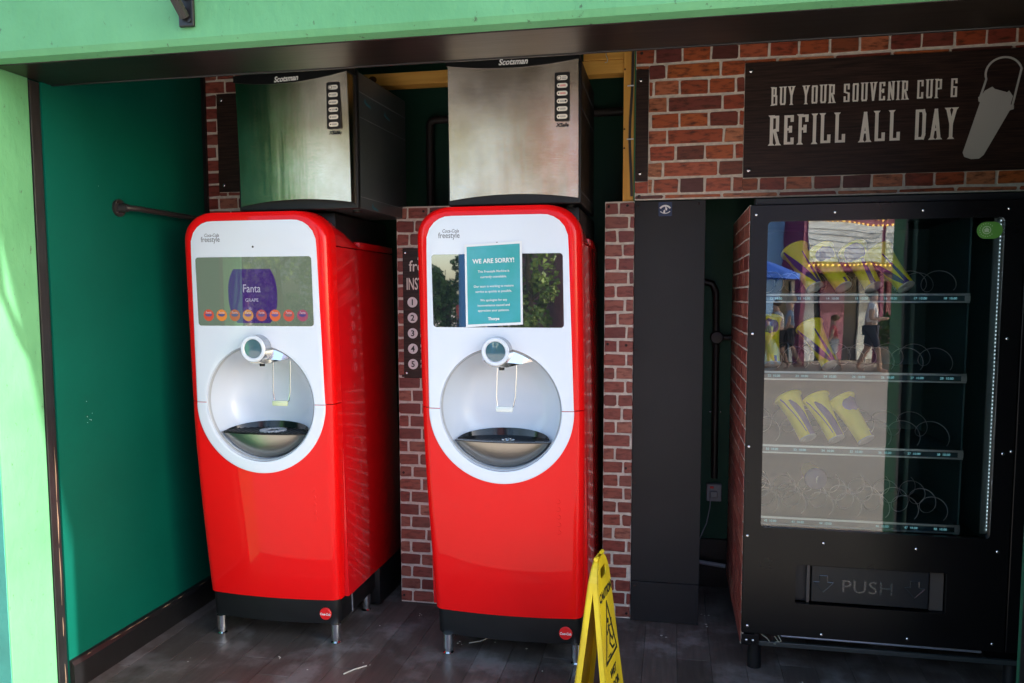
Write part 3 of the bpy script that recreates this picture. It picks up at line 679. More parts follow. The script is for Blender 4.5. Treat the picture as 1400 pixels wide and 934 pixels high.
# ---------------------------------------------------------------- drink dispensers
LEAN = .032
def lean(v, cx):
    v.co.x += LEAN * (1.5 - v.co.z) / 1.5
def dispenser(cx, Y, label, screen, noff, loff):
    t = thing('drink_dispenser', label, 'drink dispenser', (cx, Y + .3, 0), 'red self-serve drink dispensers')
    def O(name, bm, m, parent=t, smooth=True):
        for v in bm.verts: lean(v, cx)
        return obj(name, bm, m, parent, smooth)
    HW = .3615; BOW = .034
    def wid(z):
        w_ = HW
        if z < 1.13: w_ -= .026 * ((1.13 - z) / .93) ** 1.3
        Rr = .13; zt = 2.004 - Rr
        if z > zt: w_ = HW - Rr + math.sqrt(max(0, Rr * Rr - (z - zt) ** 2))
        return w_
    def fy(z):
        f = 0
        if z < 1.13: f += -.012 * math.sin(math.pi * (1.13 - z) / .93) + .016 * ((1.13 - z) / .93) ** 2
        if z > 1.93: f += .10 * (z - 1.93) ** 2 / .074 * 1.4
        return f
    def bow(z): t_ = max(0, min(1, (1.2 - z) / .75)); return .005 + (BOW - .005) * t_ * t_ * (3 - 2 * t_)
    def surf(x, z): return Y + fy(z) + bow(z) * (abs(x) / HW) ** 2
    def section(z, depth, z_for_w=None):
        w_ = wid(z); r = .045; pts = [(-w_, depth)]
        yc = surf(w_, z)
        # rounded corner from the side into the bowed front
        for i in range(7):
            a = R(180 + 90 * i / 6); xx = -w_ + r + r * math.cos(a)
            yb = surf(-w_ + r, z); pts.append((xx, yb + r + r * math.sin(a)))
        n = 14
        for i in range(1, n): xx = (-w_ + r) + 2 * (w_ - r) * i / n; pts.append((xx, surf(xx, z)))
        for i in range(7):
            a = R(270 + 90 * i / 6); xx = w_ - r + r * math.cos(a)
            pts.append((xx, surf(w_ - r, z) + r + r * math.sin(a)))
        pts.append((w_, depth)); return pts
    def loft(zs, depth):
        bm = NB(); prev = None
        for z in zs:
            ring = [bm.verts.new((cx + x, y, z)) for x, y in section(z, depth)]
            if prev:
                n = len(ring)
                for i in range(n): j = (i + 1) % n; bm.faces.new((prev[i], prev[j], ring[j], ring[i]))
            else: bm.faces.new(ring[::-1])
            prev = ring
        bm.faces.new(prev); bmesh.ops.recalc_face_normals(bm, faces=bm.faces)
        return bm
    RC = (0, 1.130); RR = .268
    cut = NB(); cyl(cut, (cx + RC[0], Y - .1, RC[1]), (cx + RC[0], Y + .30, RC[1]), RR + .002, n=96)
    bmesh.ops.recalc_face_normals(cut, faces=cut.faces)
    cm = bpy.data.meshes.new('c'); cut.to_mesh(cm); cut.free(); co = bpy.data.objects.new('c', cm); C.objects.link(co)
    def cutout(bm):
        me = bpy.data.meshes.new('m'); bm.to_mesh(me); bm.free(); o = bpy.data.objects.new('m', me); C.objects.link(o)
        md = o.modifiers.new('b', 'BOOLEAN'); md.operation = 'DIFFERENCE'; md.object = co; md.solver = 'EXACT'
        dg = bpy.context.evaluated_depsgraph_get(); m2 = bpy.data.meshes.new_from_object(o.evaluated_get(dg))
        r = NB(); r.from_mesh(m2); bpy.data.objects.remove(o); bpy.data.meshes.remove(me); bpy.data.meshes.remove(m2); return r
    zs_up = [1.1345 + (1.87 - 1.1345) * i / 6 for i in range(7)] + [1.874 + .13 * math.sin(R(90 * i / 12)) for i in range(1, 12)]
    O('upper_door', cutout(loft(zs_up, Y + .095)), M['red'])
    zs_lo = [.205 + .002, .215] + [.215 + (1.1305 - .215) * i / 12 for i in range(1, 13)]
    O('lower_door', cutout(loft(zs_lo, Y + .095)), M['red'])
    # shroud over the top behind the door
    bm = NB(); prev = None
    for yv, zt, ww in ((.098, 1.998, .358), (.16, 1.992, .358), (.23, 1.968, .358), (.30, 1.930, .358), (.36, 1.898, .358), (.385, 1.8862, .358)):
        pts = [(-ww, 1.852)]; Rr = min(.125, (zt - 1.853) * .86)
        for i in range(9): a = R(180 - 90 * i / 8); pts.append((-ww + .125 + .125 * math.cos(a), zt - Rr + Rr * math.sin(a)))
        for i in range(9): a = R(90 - 90 * i / 8); pts.append((ww - .125 + .125 * math.cos(a), zt - Rr + Rr * math.sin(a)))
        pts.append((ww, 1.852))
        ring = [bm.verts.new((cx + x, Y + yv, z)) for x, z in pts]
        if prev:
            for i in range(len(ring)): j = (i + 1) % len(ring); bm.faces.new((prev[i], prev[j], ring[j], ring[i]))
        else: bm.faces.new(ring[::-1])
        prev = ring
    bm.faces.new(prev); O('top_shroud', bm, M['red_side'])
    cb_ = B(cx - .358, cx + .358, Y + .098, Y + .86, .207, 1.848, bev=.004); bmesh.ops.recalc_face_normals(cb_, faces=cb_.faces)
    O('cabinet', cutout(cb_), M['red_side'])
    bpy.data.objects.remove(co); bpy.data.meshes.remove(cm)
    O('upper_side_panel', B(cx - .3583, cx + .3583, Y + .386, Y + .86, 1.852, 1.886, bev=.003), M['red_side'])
    O('top_deck', B(cx - .335, cx + .340, Y + .15, Y + .82, 1.8865, 2.006, bev=.006), M['black'])
    # plinth
    bm = NB(); prev = None
    for z, ins_ in ((.092, .012), (.098, .008), (.2065, .006)):
        ring = []
        for x, y in section(.21, Y + .5):
            k = (1 - ins_ / .34); ring.append(bm.verts.new((cx + x * k, (y + (.006 if y < Y + .4 else 0)), z)))
        if prev:
            for i in range(len(ring)): j = (i + 1) % len(ring); bm.faces.new((prev[i], prev[j], ring[j], ring[i]))
        else: bm.faces.new(ring[::-1])
        prev = ring
    bm.faces.new(prev); O('plinth', bm, M['black'])
    O('rear_plinth', B(cx - .338, cx + .355, Y + .503, Y + .84, .012, .2065, bev=.004), M['black'])
    O('plinth_joint', B(cx + .334, cx + .3385, Y + .18, Y + .186, .10, .2), M['greyink'])
    # white bezel, a ring round the recess split at the door line
    WH, ZT, RT = .320, 1.962, .105
    def outer(a):
        dx, dz = math.cos(a), math.sin(a); c0 = RC
        if dz <= 0: r = .321; return (r * dx, c0[1] + r * dz)
        # march out to rounded rectangle
        lo, hi = 0, 2
        for _ in range(40):
            mid = (lo + hi) / 2; x, z = mid * dx, c0[1] + mid * dz
            inside = abs(x) < WH - .012 * max(0, (z - 1.13)) / .8 and z < ZT
            qx, qz = abs(x) - (WH - .012 * max(0, (z - 1.13)) / .8 - RT), z - (ZT - RT)
            if inside and qx > 0 and qz > 0 and qx * qx + qz * qz > RT * RT: inside = False
            if inside: lo = mid
            else: hi = mid
        return (lo * dx, c0[1] + lo * dz)
    for nm, a0, a1, zo in (('upper_bezel', 0, 180, .0018), ('lower_bezel', 180, 360, -.0012)):
        bm = NB(); N = 96; NR = 12; g = []
        for i in range(N + 1):
            a = R(a0 + (a1 - a0) * i / N); ox, oz = outer(a)
            ix, iz = RR * math.cos(a), RC[1] + RR * math.sin(a); col = []
            for k in range(NR + 1):
                s = k / NR; x = ix + (ox - ix) * s; z = iz + (oz - iz) * s
                e = .0065 if 0 < k < NR else .004
                xx = max(-.325, min(.325, x))
                col.append(bm.verts.new((cx + x, surf(xx, z) - e + (.0 if abs(x) < .31 else (abs(x) - .31) * .15), z + zo)))
            g.append(col)
        bk = [[bm.verts.new((v.co.x, v.co.y + .010, v.co.z)) for v in (c[0], c[-1])] for c in g]
        for i in range(N):
            for k in range(NR): bm.faces.new((g[i][k], g[i][k + 1], g[i + 1][k + 1], g[i + 1][k]))
            bm.faces.new((g[i][0], g[i + 1][0], bk[i + 1][0], bk[i][0])); bm.faces.new((g[i][-1], bk[i][1], bk[i + 1][1], g[i + 1][-1]))
        O(nm, bm, M['white'])
    # recess bowl
    pr = [(RR, -.012), (RR - .004, .0), (.262, .03), (.252, .075), (.232, .12), (.20, .155), (.15, .178), (.08, .189), (0, .192)]
    bm = NB(); lathe(bm, [(r, d + .006 * (r / HW) ** 2) for r, d in pr], (cx, Y + .004, RC[1]), n=96); O('recess_bowl', bm, M['bowl'])
    # thin grey lip round the recess
    bm = NB(); lathe(bm, [(RR - .001, -.006), (RR - .004, -.010), (RR - .007, -.006), (RR - .006, .01)], (cx, Y + .012, RC[1]), n=96); O('recess_lip', bm, mat('grey_lip', (.45, .47, .5), .3))
    # drip tray: flat top plus bulging steel bowl
    zt = .990; hc = math.sqrt(.252 ** 2 - (RC[1] - zt) ** 2)
    bm = NB(); N = 40; rows = []
    for j in range(9):
        s = j / 8; row = []
        for i in range(N + 1):
            u = -1 + 2 * i / N; x = hc * u
            zb = RC[1] - math.sqrt(max(0, .2525 ** 2 - x * x)); z = zt + (zb - zt) * s
            bulge = -.020 * math.sin(math.pi * min(1, (1 - s) * .5 + .5)) * (1 - u * u) * (1 - .0 * s)
            y = Y + .012 - .030 * (1 - u * u) * (1 - s ** 2) + .016 * s
            row.append(bm.verts.new((cx + x, y, z)))
        rows.append(row)
    for a, b in zip(rows, rows[1:]):
        for i in range(N):
            try: bm.faces.new((a[i], a[i + 1], b[i + 1], b[i]))
            except ValueError: pass
    O('tray_front', bm, M['bowlsteel'])
    bm = NB(); lp = []
    for i in range(N + 1): u = -1 + 2 * i / N; lp.append((cx + hc * u, Y + .012 - .030 * (1 - u * u)))
    bk = [(cx + (hc + .004) * math.cos(R(180 * i / 24)), Y + .012 + .185 * math.sin(R(180 * i / 24)) ** .8) for i in range(1, 24)]
    allp = lp + bk
    a = [bm.verts.new((x, y, zt + .001)) for x, y in allp]; b = [bm.verts.new((x, y, zt - .003)) for x, y in allp]
    bm.faces.new(a); bm.faces.new(b[::-1])
    for i in range(len(allp)): j = (i + 1) % len(allp); bm.faces.new((a[i], b[i], b[j], a[j]))
    tray = O('drip_tray', bm, M['blackgloss'], smooth=False)
    # tray back lip rising behind
    bm = NB(); pa, pb = [], []
    for i in range(25):
        a_ = R(8 + 164 * i / 24); x = cx + (hc - .002) * math.cos(a_); y = Y + .010 + .160 * math.sin(a_) ** .8
        pa.append(bm.verts.new((x, y, zt))); pb.append(bm.verts.new((x * 1 + 0, y + .008, zt + .034 * math.sin(a_))))
    for i in range(24): bm.faces.new((pa[i], pa[i + 1], pb[i + 1], pb[i]))
    O('tray_back_lip', bm, M['blackgloss'])
    if screen == 'on':
        for i in range(17):
            u = -.94 + 1.88 * i / 16; y0 = Y - .010 + .03 * u * u; y1 = Y + .012 + .150 * math.sin(math.acos(u)) ** .8
            bm = B(cx + hc * u - .003, cx + hc * u + .003, y0, y1, zt + .001, zt + .005); O('grille_bar', bm, M['black'], tray, False)
        for i in range(9):
            yy = Y + .0 + .016 * i; half = hc * math.sqrt(max(.02, 1 - ((yy - Y - .0) / .165) ** 2)) * .93
            bm = B(cx - half, cx + half, yy - .0022, yy + .0022, zt + .0012, zt + .0042); O('grille_cross_bar', bm, M['black'], tray, False)
        bm = NB(); lathe(bm, [(.030, .0), (.034, .006), (.060, .006), (.064, 0)], (cx + .02, Y + .075, zt + .002), 'z', n=32); O('grille_ring', bm, mat('pale_ring', (.35, .36, .4), .3), tray)
    else:
        bm = NB(); lathe(bm, [(.012, .0), (.014, .003), (.028, .003), (.030, 0)], (cx + .02, Y + .06, zt + .001), 'z', n=24); O('drain_ring', bm, M['chrome'], tray)
        O('tray_marking', B(cx + .145, cx + .185, Y + .03, Y + .033, zt + .001, zt + .0018), M['greyink'], tray, False)
    # nozzle head
    nx, nz_, yn = cx + noff, 1.386, Y - .055
    bm = NB(); cyl(bm, (nx, yn + .001, nz_), (nx + .004, Y + .06, nz_ + .002), .0605, .063, n=48); hd = O('nozzle_head', bm, mat('silver_housing', (.42, .45, .48), .25, metal=.7))
    bm = NB(); lathe(bm, [(.0605, .002), (.060, -.004), (.056, -.008), (.047, -.008), (.043, -.004), (.0425, .002)], (nx, yn, nz_), n=48); O('nozzle_ring', bm, M['white'], hd)
    bm = NB(); lathe(bm, [(.0425, 0), (.02, -.0015), (0, -.002)], (nx, yn - .001, nz_), n=40); O('nozzle_display', bm, mat('display_glass', (.05, .13, .17), .05, spec=1, coat=1), hd)
    # chrome hood below the head, running back into the recess
    bm = NB()
    f_ = [(-.066, 1.372, .0), (-.064, 1.345, .0), (-.03, 1.318, .0), (.04, 1.316, .0), (.100, 1.330, .03), (.165, 1.345, .055), (.165, 1.372, .055), (.12, 1.40, .05), (.04, 1.42, .02)]
    hx = nx - cx
    a = [bm.verts.new((cx + hx + x, Y - .022 + y, z)) for x, z, y in f_]; b = [bm.verts.new((cx + hx + x * .95, Y + .135 + y * .3, z + .012)) for x, z, y in f_]
    bm.faces.new(a); bm.faces.new(b[::-1])
    for i in range(len(f_)): j = (i + 1) % len(f_); bm.faces.new((a[i], b[i], b[j], a[j]))
    O('nozzle_hood', bm, M['chrome'], smooth=False)
    bm = NB(); cyl(bm, (cx + .005, Y + .03, 1.318), (cx + .005, Y + .03, 1.300), .014, .012, n=16); O('spout', bm, M['blackgloss'])
    # wire lever
    bm = NB(); lp = [(.075 - .044, .06, 1.32), (.026, .062, 1.28), (.020, .066, 1.18), (.022, .07, 1.135), (.038, .071, 1.126), (.078, .071, 1.126), (.094, .07, 1.137), (.104, .066, 1.18), (.112, .062, 1.28), (.114, .06, 1.325)]
    tube(bm, [(cx + x - .022 + loff, Y + y, z) for x, y, z in lp], .0032, 8); O('cup_lever', bm, M['chrome'])
    bm = B(cx - .006 + loff, cx + .072 + loff, Y + .052, Y + .066, 1.112, 1.137, bev=.006); O('lever_pad', bm, M['clear'] if screen == 'on' else M['clearw'])
    # screen
    sx0, sx1, sz0, sz1 = -.287, .285, 1.487, 1.800
    def sgrid(x0, x1, z0, z1, r, off, thick=.004):
        pts = rrect(x0, x1, z0, z1, r, 4); bm = NB(); nx_ = 24
        # slice in x so that it follows the bowed door
        cols = []
        xs_ = sorted([x0 + r * (1 - math.cos(R(11.25 * i))) for i in range(9)] + [x1 - r * (1 - math.cos(R(11.25 * i))) for i in range(9)] + [x0 + r + (x1 - x0 - 2 * r) * i / nx_ for i in range(1, nx_)])
        for x in xs_:
            e = 0
            if x - x0 < r: e = r - math.sqrt(max(0, r * r - (r - (x - x0)) ** 2))
            if x1 - x < r: e = r - math.sqrt(max(0, r * r - (r - (x1 - x)) ** 2))
            y = surf(x, 1.6) - off
            cols.append([bm.verts.new((cx + x, y, z0 + e)), bm.verts.new((cx + x, y, z1 - e)), bm.verts.new((cx + x, y + thick, z0 + e)), bm.verts.new((cx + x, y + thick, z1 - e))])
        for a, b in zip(cols, cols[1:]):
            bm.faces.new((a[0], b[0], b[1], a[1])); bm.faces.new((a[0], a[2], b[2], b[0])); bm.faces.new((a[1], b[1], b[3], a[3]))
        for c in (cols[0], cols[-1]): bm.faces.new((c[0], c[1], c[3], c[2]))
        return bm
    if screen == 'on':
        m = mat('lit_touch_screen', (.02, .025, .02), .04, spec=1, coat=1, coatr=.01, emit=(.15, .19, .14), estr=.20)
        s_ = O('touch_screen', sgrid(sx0, sx1, sz0, sz1, .014, .008), m, smooth=False)
        # purple brand bubble
        def flat(pts, off, nm, mm, par):
            bm = NB(); vs = []
            prs = [bm.verts.new((cx + x, surf(x, 1.6) - off, z)) for x, z in pts]; f = bm.faces.new(prs)
            bmesh.ops.triangulate(bm, faces=[f]); return O(nm, bm, mm, par, False)
        pur = mat('lit_purple_bubble', (.02, .01, .05), .04, coat=1, coatr=.01, emit=(.035, .01, .12), estr=.22)
        bub = []
        for i in range(20):
            t_ = i / 19; z = 1.500 + .245 * t_; wv = .121 - .035 * abs(2 * t_ - 1.05) ** 2.6; bub.append((wv - .006, z))
        bub = bub + [(-x - .012, z) for x, z in reversed(bub)]
        bm = NB(); hb = len(bub) // 2; pr_ = None
        for (xa, z), (xb, _) in zip(bub[:hb], bub[hb:][::-1]):
            row = [bm.verts.new((cx + xb + (xa - xb) * i / 12, surf(xb + (xa - xb) * i / 12, 1.6) - .0087, z)) for i in range(13)]
            if pr_:
                for i in range(12): bm.faces.new((pr_[i], pr_[i + 1], row[i + 1], row[i]))
            pr_ = row
        O('purple_bubble', bm, pur, s_, False)
        tx = mat('lit_screen_text', (.3, .3, .3), .3, emit=(.45, .4, .7), estr=.07)
        text('bubble_text', 'Fanta', cx - .012 + LEAN * 0, 1.640, Y - .010, .052, tx, s_, align='CENTER', xs=.8, ext=.0001)
        text('bubble_text', 'GRAPE', cx - .012, 1.597, Y - .010, .022, tx, s_, align='CENTER', ext=.0001)
        cl = [((.42, .05, .02), (.04, .05, .15)), ((.5, .16, .02), (.03, .04, .14)), ((.3, .08, .03), (.03, .05, .14)), ((.4, .18, .05), (.07, .05, .18)), ((.3, .05, .05), (.05, .05, .16)), ((.5, .10, .03), (.06, .06, .2)), ((.42, .06, .04), (.1, .08, .1)), ((.25, .05, .10), (.03, .03, .14))]
        for i, (c1, c2) in enumerate(cl):
            x = -.232 + .0665 * i; z = 1.535
            ic = flat(circ(x, z, .0265, 24), .0092, 'brand_icon', mat('icon_a', (.03, .02, .02), .1, emit=c1, estr=.3), s_)
            bm = NB(); yv = surf(x, 1.6) - .0097
            vs = [bm.verts.new((cx + x + .018 * math.cos(R(a)), yv, z + .006 + .012 * math.sin(R(a)))) for a in range(180, 361, 15)]
            bm.faces.new(vs); O('icon_wave', bm, mat('icon_b', (.02, .02, .03), .1, emit=c2, estr=.35), s_, False)
            text('icon_text', 'Fanta', cx + x, z + .008, surf(x, 1.6) - .0099, .0155, tx, s_, align='CENTER', xs=.85, ext=.0001)
    else:
        s_ = O('touch_screen', sgrid(sx0, sx1, sz0, sz1, .014, .008), M['screen_off'], smooth=False)
    # camera dot, logo, embossed marks
    bm = NB(); lathe(bm, [(0, -.001), (.0045, -.0006), (.005, 0)], (cx + .005, surf(0, 1.84) - .0066, 1.845), n=12); O('sensor_eye', bm, M['ink'])
    yl = surf(-.2, 1.9) - .0072
    for s__, dx, z_, sz_, sh_ in (('Coca-Cola', -.245, 1.893, .021, .25), ('freestyle', -.262, 1.870, .034, 0)):
        text('logo_text', s__, 0, 0, 0, sz_, M['greyink'], t, shear=sh_, xs=.82, ext=.0002, bold=.0003, face=lambda a, b, c: Vector((cx + dx + a, surf(dx + a, z_ + b) - .0069 - c, z_ + b)))
    # badge
    bx, bz = cx + .262 + .03, .140; yb_ = surf(.262, .21) + .0035
    bm = NB(); lathe(bm, [(0, -.004), (.026, -.004), (.029, -.001), (.029, .004)], (bx, yb_, bz), n=32); bd = obj('round_badge', bm, M['redlogo'], t, True)
    text('badge_text', 'Coca-Cola', bx, bz - .006, yb_ - .0045, .0165, M['whiteink'], bd, align='CENTER', shear=.3, xs=.72, bold=.0004, ext=.0002)
    # embossed icons on the lower door
    for i in range(5):
        ez = .60 + .034 * i; ex = .245
        bm = NB(); yv = surf(ex, ez)
        lathe(bm, [(.0075, .0004), (.0085, -.0008), (.0098, -.0008), (.011, .0004)], (cx + ex, yv, ez), n=16); O('embossed_icon', bm, M['red'])
    # legs
    for lx, ly in ((-.278, .045), (.306, .048), (-.27, .44), (.30, .44)):
        g = NB(); X = cx + lx + LEAN
        cyl(g, (X, Y + ly, .028), (X, Y + ly, .094), .024, n=24); lg = obj('leg', g, M['chrome'], t, True)
        g = NB(); lathe(g, [(0, 0), (.022, 0), (.024, .006), (.018, .012), (.018, .0275), (0, .0275)], (X, Y + ly, 0), 'z', n=24); obj('foot', g, M['chrome'], lg, True)
    return t, surf
Y1 = 3.345
d1, s1 = dispenser(-1.8595, Y1, 'left red and white drink dispenser with its touch screen lit and purple bubble', 'on', .0105, .0375)
d2, s2 = dispenser(-.7285, Y1, 'right red and white drink dispenser with a teal notice taped over its dark screen', 'off', -.002, -.0265)
# notice poster on the right dispenser
ps = thing('notice_poster', 'teal WE ARE SORRY notice in a white border taped on the right dispenser screen', 'poster', (-.74, Y1 - .012, 1.5))
def ptr(a, b): # slight tilt
    return (a - .004 * (b - 1.66) / .3 + 0, b + .012 * (a + .745) / .24)
def quad(x0, x1, z0, z1, y, th=.0008):
    bm = NB(); q = [ptr(x0, z0), ptr(x1, z0), ptr(x1, z1), ptr(x0, z1)]; prism(bm, q, y, y + th); return bm
yp = Y1 - .0125
obj('paper_sheet', quad(-.869, -.620, 1.494, 1.846, yp), M['paper'], ps)
obj('teal_print', quad(-.860, -.629, 1.504, 1.836, yp - .0006, .0005), M['teal'], ps)
for s_, z, sz, bo in (('WE ARE SORRY!', 1.762, .0265, .0006), ('This Freestyle Machine is', 1.722, .0142, .0001), ('currently unavailable.', 1.699, .0142, .0001), ('Our team is working to restore', 1.659, .0142, .0001),
                  ('service as quickly as possible.', 1.637, .0142, .0001), ('We apologise for any', 1.600, .0142, .0001), ('inconvenience caused and', 1.578, .0142, .0001), ('appreciate your patience.', 1.556, .0142, .0001), ('Thorpe', 1.519, .017, .0006)):
    text('poster_text', s_, -.7445, z, yp - .0012, sz, M['whiteink'], ps, align='CENTER', xs=.95, bold=bo, ext=.0002, rot=.03)

# ---------------------------------------------------------------- ice machines
def ice_machine(x0, x1, Y, label, seed, sidecol):
    t = thing('ice_machine', label, 'ice machine', ((x0 + x1) / 2, Y + .3, 2.012), 'stainless ice machines')
    z0, z1 = 2.012, 2.618
    obj('cabinet', B(x0 + .006, x1 - .004, Y + .035, Y + .60, z0 + .004, z1 - .004, bev=.004), M[sidecol], t)
    obj('front_frame', B(x0, x1, Y + .006, Y + .034, z0, z1, bev=.006), M['black'], t)
    # steel front, its top and bottom edges curve in towards the middle
    bm = NB(); N = 28; K = 16; g = []
    for i in range(N + 1):
        u = -1 + 2 * i / N; x = (x0 + x1) / 2 + u * ((x1 - x0) / 2 - .010); col = []
        zt = (z1 - .030 - .026 * (1 - u * u)) if seed == 1 else (z1 - .020 - .022 * (1 - u * u)); zb = z0 + .022 + .022 * (1 - u * u)
        for k in range(K + 1):
            v = k / K; z = zb + (zt - zb) * v
            y = Y - .004 - .010 * (1 - u * u) + .010 * (2 * v - 1) ** 2 * (1 - u * u)
            if seed == 1: y = Y - .049 + .054 * ((1 - u) / 2) ** 1.3
            y -= .022 * v ** 1.6
            col.append(bm.verts.new((x, y, z)))
        g.append(col)
    edge = [c[0] for c in g] + g[-1][1:] + [c[-1] for c in g[::-1]][1:] + g[0][::-1][1:-1]
    for i in range(N):
        for k in range(K): bm.faces.new((g[i][k], g[i + 1][k], g[i + 1][k + 1], g[i][k + 1]))
    bk = [bm.verts.new((v.co.x, Y + .0062, v.co.z)) for v in edge]
    for i in range(len(edge)): j = (i + 1) % len(edge); bm.faces.new((edge[i], bk[i], bk[j], edge[j]))
    obj('steel_front', bm, steelmat('brushed_steel_front', seed), t, smooth=True)
    # top name band and text, following the front
    xm = (x0 + x1) / 2; Yp = Y - (.050 if seed == 1 else .010)
    def band_y(x):
        u = max(-1, min(1, (x - xm) / ((x1 - x0) / 2 - .010)))
        return (Y - .049 + .054 * ((1 - u) / 2) ** 1.3 - .022 - .005) if seed == 1 else Y - .034
    bm = NB(); pr_ = None; zlo = (lambda u: z1 - .0305 - .026 * (1 - u * u)) if seed == 1 else (lambda u: z1 - .0205 - .022 * (1 - u * u))
    for q in range(25):
        x = x0 + .004 + (x1 - x0 - .008) * q / 24; y = band_y(x); zb_ = zlo(-1 + 2 * q / 24)
        row = [bm.verts.new(p) for p in ((x, y, zb_), (x, y, z1 - .002), (x, Y + .0058, z1 - .002), (x, Y + .0058, zb_))]
        if pr_:
            for k in range(4): l = (k + 1) % 4; bm.faces.new((pr_[k], row[k], row[l], pr_[l]))
        else: bm.faces.new(row[::-1])
        pr_ = row
    bm.faces.new(pr_)
    obj('name_band', bm, M['black'], t)
    tx_, tz_ = xm - (.012 if seed == 1 else -.006), z1 - (.049 if seed == 1 else .030)
    text('name_text', 'Scotsman', 0, 0, 0, .034, M['whiteink'], t, align='CENTER', shear=.28, bold=.0008, xs=.95, face=lambda a, b, c: Vector((tx_ + a, band_y(tx_ + a) - .0008 - c, tz_ + b)))
    # indicator panel
    px0, px1, pz1 = x1 - .108, x1 - .045, z1 - .072; pz0 = pz1 - .198
    bm = NB(); prism(bm, rrect(px0, px1, pz0, pz1, .006), Yp - .0185, Yp - .002); ip = obj('indicator_panel', bm, M['ink'], t)
    for i in range(6):
        z = pz1 - .022 - .0315 * i
        bm = NB(); prism(bm, rrect(px0 + .009, px1 - .009, z - .0095, z + .0095, .0094), Yp - .0192, Yp - .0185); bt = obj('indicator_pill', bm, M['cream'], ip)
        bm = NB()
        if i == 0:
            lathe(bm, [(.0060, 0), (.0062, -.0004), (.0080, -.0004), (.0082, 0)], (px0 + .019, Yp - .0192, z), n=20); obj('ring_icon', bm, M['ink'], bt)
            bm = NB(); box(bm, px0 + .030, px1 - .014, Yp - .0196, Yp - .0192, z + .001, z + .003); box(bm, px0 + .030, px1 - .014, Yp - .0196, Yp - .0192, z - .005, z - .003); obj('print_lines', bm, M['greyink'], bt)
        else:
            lathe(bm, [(0, -.0005), (.0028, -.0005), (.003, 0)], (px0 + .0165, Yp - .0192, z), n=10); obj('dot_icon', bm, M['ink'], bt)
            bm = NB(); mm = M['redlogo'] if (i in (1, 2) and seed > 1) else M['greyink']
            box(bm, px0 + .023, px1 - .017, Yp - .0196, Yp - .0192, z + .001, z + .0025); box(bm, px0 + .023, px1 - .017, Yp - .0196, Yp - .0192, z - .003, z - .0012)
            obj('print_lines', bm, mm, bt)
            if i == 3:
                bm = NB(); lathe(bm, [(0, -.0005), (.0038, -.0005), (.004, 0)], (px1 - .0165, Yp - .0192, z), n=10); obj('dot_icon', bm, M['ink'], bt)
    text('model_text', 'XSafe', (px0 + px1) / 2, pz0 - .022, Yp - .0125, .021, M['ink'], t, align='CENTER', shear=.2, bold=.0007, xs=1.05)
    # seam lines and blue stickers on the side
    for z in (z1 - .09, z1 - .20, z0 + .055):
        obj('side_seam', B(x1 - .0042, x1 - .0032, Y + .04, Y + .595, z - .001, z + .001), M['greyink'], t)
    if seed == 1:
        bl = mat('blue_film_mark', (.01, .10, .14), .4)
        for yy, z in ((.09, z1 - .125), (.32, z1 - .135), (.16, z0 + .02)):
            bm = NB(); X = x1 - .0036
            q = [(yy, z), (yy + .022, z - .008), (yy + .075, z - .014), (yy + .07, z - .003), (yy + .022, z + .004), (yy + .012, z + .020)]
            a = [bm.verts.new((X, Y + p, zz)) for p, zz in q]; b = [bm.verts.new((X + .0006, Y + p, zz)) for p, zz in q]
            bm.faces.new(a); bm.faces.new(b[::-1])
            for i in range(len(q)): j = (i + 1) % len(q); bm.faces.new((a[i], b[i], b[j], a[j]))
            obj('film_mark', bm, bl, t)
    # shallow feet so the box sits on the deck
    for x in (x0 + .06, x1 - .06):
        bm = NB(); cyl(bm, (x, Y + .12, 2.0055), (x, Y + .12, z0 + .005), .02, n=16); obj('foot', bm, M['black'], t)
    if seed == 1: t.rotation_euler = (0, 0, R(-2.6))
    return t
ice_machine(-1.955, -1.359, 3.40, 'left stainless ice machine reflecting dark green on its left half', 1, 'steelside')
ice_machine(-.962, -.382, 3.40, 'right stainless ice machine with pale streaky front standing on the right dispenser', 2, 'black')

# ---------------------------------------------------------------- vending machine
VX0, VX1, VY, VB, VT = .316, 1.50, 3.46, .118, 1.993
vm = thing('vending_machine', 'black glass-fronted vending machine holding yellow souvenir cups', 'vending machine', ((VX0 + VX1) / 2, 3.9, 0))
WX0, WX1, WZ0, WZ1 = .385, 1.272, .640, 1.925
PX0, PX1, PZ0, PZ1 = .532, 1.120, .318, .488
def holed(x0, x1, z0, z1, holes, y0, y1, N=10):
    """front plate with rounded rectangular openings, built as a boolean-free grid"""
    me = bpy.data.meshes.new('p'); bm = NB(); box(bm, x0, x1, y0, y1, z0, z1, bev=.003); bmesh.ops.recalc_face_normals(bm, faces=bm.faces); bm.to_mesh(me); bm.free()
    o = bpy.data.objects.new('p', me); C.objects.link(o); cs_ = []
    for hx0, hx1, hz0, hz1, r in holes:
        b2 = NB(); prism(b2, rrect(hx0, hx1, hz0, hz1, r), y0 - .05, y1 + .05); bmesh.ops.recalc_face_normals(b2, faces=b2.faces)
        m2 = bpy.data.meshes.new('h'); b2.to_mesh(m2); b2.free(); h = bpy.data.objects.new('h', m2); C.objects.link(h); cs_.append(h)
        md = o.modifiers.new('b', 'BOOLEAN'); md.operation = 'DIFFERENCE'; md.object = h; md.solver = 'EXACT'
    dg = bpy.context.evaluated_depsgraph_get(); m3 = bpy.data.meshes.new_from_object(o.evaluated_get(dg))
    r = NB(); r.from_mesh(m3)
    for q in [o] + cs_: bpy.data.objects.remove(q)
    return r
door = obj('door_panel', holed(VX0, 1.345, VB + .055, VT, [(WX0, WX1, WZ0, WZ1, .018), (PX0, PX1, PZ0, PZ1, .008)], VY, VY + .022), M['vend'], vm)
